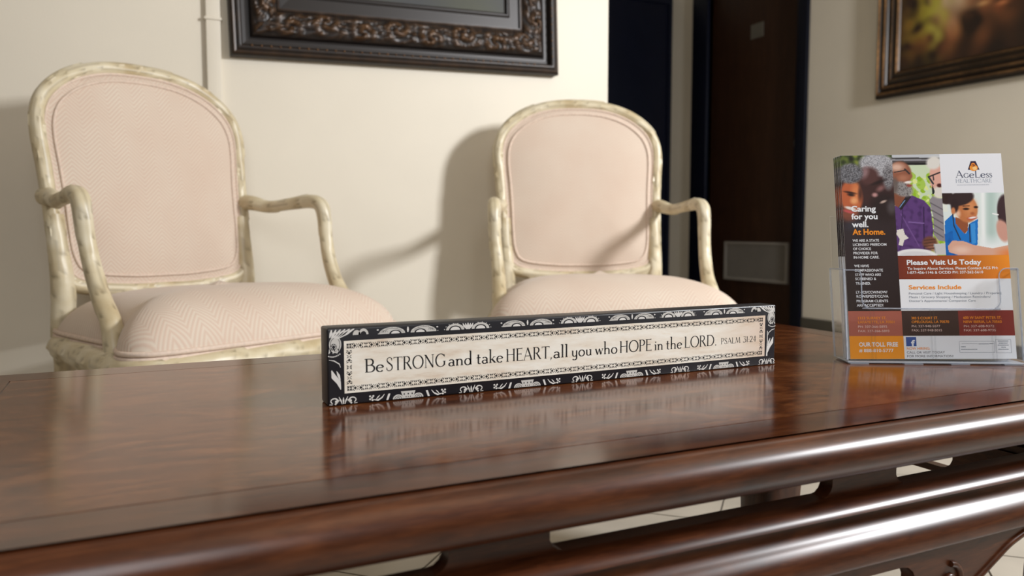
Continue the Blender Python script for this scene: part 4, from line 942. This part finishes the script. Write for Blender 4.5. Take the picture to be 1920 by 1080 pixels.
fr1.location = (pa.x, YB, pa.z); fr1.rotation_euler = (0, -math.atan2(pb.z - pa.z, pb.x - pa.x), 0)
tag(fr1, 'ornate dark bronze carved picture frame hanging on the wall above the armchairs', 'picture')
for k in range(2):
    b_ = MB(); L = PW if k == 0 else PH
    for i in range(int((L - .12) / .028)):
        s = .06 + .028 * i
        for j in range(1):
            x, z = (s, .030) if k == 0 else (PW - .030, s)
            n0 = len(b_.v); q = []
            for la in (-60, 0, 60):
                for lo in range(8):
                    a, e = math.radians(45 * lo), math.radians(la); q.append((x + .004 * math.cos(e) * math.cos(a), -.043 - .004 * math.sin(e), z + .004 * math.cos(e) * math.sin(a)))
            b_.add(q, [(r * 8 + c, r * 8 + (c + 1) % 8, r * 8 + 8 + (c + 1) % 8, r * 8 + 8 + c) for r in range(2) for c in range(8)] + [tuple(range(16, 24))])
    o = b_.build('bead_row', M['ornate'], fr1, smooth=True, sharp=0); vattr(o, 'gilt', [1.2] * len(o.data.vertices))
def canvas(name, parent, x0, x1, z0, z1, y, fn, nx, nz):
    X, Z = np.meshgrid(np.linspace(x0, x1, nx), np.linspace(z0, z1, nz)); c = fn(X, Z)
    v = np.stack([X, np.full_like(X, y), Z], -1).reshape(-1, 3); i = np.arange(nx * nz).reshape(nz, nx); f = np.stack([i[:-1, :-1], i[:-1, 1:], i[1:, 1:], i[1:, :-1]], -1).reshape(-1, 4)
    o = mesh_obj(name, v, f, M['canvas'], parent, False)
    lin = np.clip(c / 255, 0, 1); lin = np.where(lin <= .04045, lin / 12.92, ((lin + .055) / 1.055) ** 2.4)
    a = o.data.attributes.new('ink', 'FLOAT_COLOR', 'POINT'); a.data.foreach_set('color', np.concatenate([lin.reshape(-1, 3), np.ones((nx * nz, 1))], 1).astype(np.float32).ravel())
    return o
def waves(X, Z, f, seed):
    r = np.random.default_rng(seed); a = np.zeros_like(X)
    for k in range(16): th, ph, g_ = r.uniform(0, 6.28), r.uniform(0, 6.28), f * r.uniform(.5, 2); a += np.sin((X * np.cos(th) + Z * np.sin(th)) * g_ + ph + 1.5 * np.sin(X * f * .3 + Z * f * .4 + k))
    return a / 5
canvas('canvas', fr1, .2, PW - .2, .2, PH - .2, -.0165, lambda X, Z: np.stack([48 + 12 * waves(X, Z, 9, 1), 50 + 12 * waves(X, Z, 9, 1), 49 + 10 * waves(X, Z, 9, 2)], -1), 60, 50)
# oil painting on the right-hand wall
qa = on_x(1641, 187, XR - .03); QW, QH = 1.25, .95
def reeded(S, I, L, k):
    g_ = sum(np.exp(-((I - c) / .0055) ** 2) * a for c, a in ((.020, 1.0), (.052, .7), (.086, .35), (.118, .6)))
    return 0 * S, g_ * (.75 + .25 * np.sin(S * 19)) * (.3 if k == 0 else 1)  # bottom rail's gilding is dimmed: its shade is put into the colour
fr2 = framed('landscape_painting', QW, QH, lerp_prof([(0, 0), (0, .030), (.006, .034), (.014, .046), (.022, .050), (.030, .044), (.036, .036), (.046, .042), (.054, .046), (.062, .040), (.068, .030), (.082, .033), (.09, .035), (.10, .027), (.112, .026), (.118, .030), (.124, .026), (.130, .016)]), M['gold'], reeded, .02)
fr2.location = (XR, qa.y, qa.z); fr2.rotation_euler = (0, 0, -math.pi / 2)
tag(fr2, 'dark landscape oil painting in a gilt-edged brown frame on the tan wall', 'picture')
def land(X, Z):
    c = np.zeros(X.shape + (3,)) + np.array([34, 20, 10.]); n = waves(X, Z, 45, 3); n2 = waves(X, Z, 20, 4)
    def blob(cx, cz, rx, rz, col, amt, noise=None):
        m = np.exp(-(((X - cx) / rx) ** 2 + ((Z - cz) / rz) ** 2)) * amt
        if noise is not None: m = m * np.clip(.55 + .7 * noise, 0, 1.2)
        m = np.clip(m, 0, 1)[..., None]; c[:] = c * (1 - m) + np.array(col, float) * m
    blob(.44, .30, .30, .15, (146, 84, 44), .9, n2); blob(.43, .42, .16, .14, (190, 150, 112), 1.0, n2); blob(.42, .46, .10, .09, (226, 204, 174), .9)
    blob(.27, .38, .11, .16, (158, 146, 46), 1.2, n); blob(.33, .33, .05, .12, (196, 184, 84), .8, n); blob(.18, .40, .06, .14, (130, 96, 36), .9, n); blob(.62, .36, .12, .07, (150, 80, 44), .8, n); blob(.66, .34, .03, .012, (214, 130, 80), .9); blob(.57, .36, .03, .012, (220, 170, 110), .8)
    blob(.25, .23, .05, .05, (104, 48, 24), .6, n); blob(.9, .45, .2, .3, (46, 34, 18), .8, n); blob(.5, .72, .5, .16, (120, 110, 90), .8, n2)
    return c
canvas('canvas', fr2, .126, QW - .126, .126, QH - .126, -.0165, land, 150, 110)
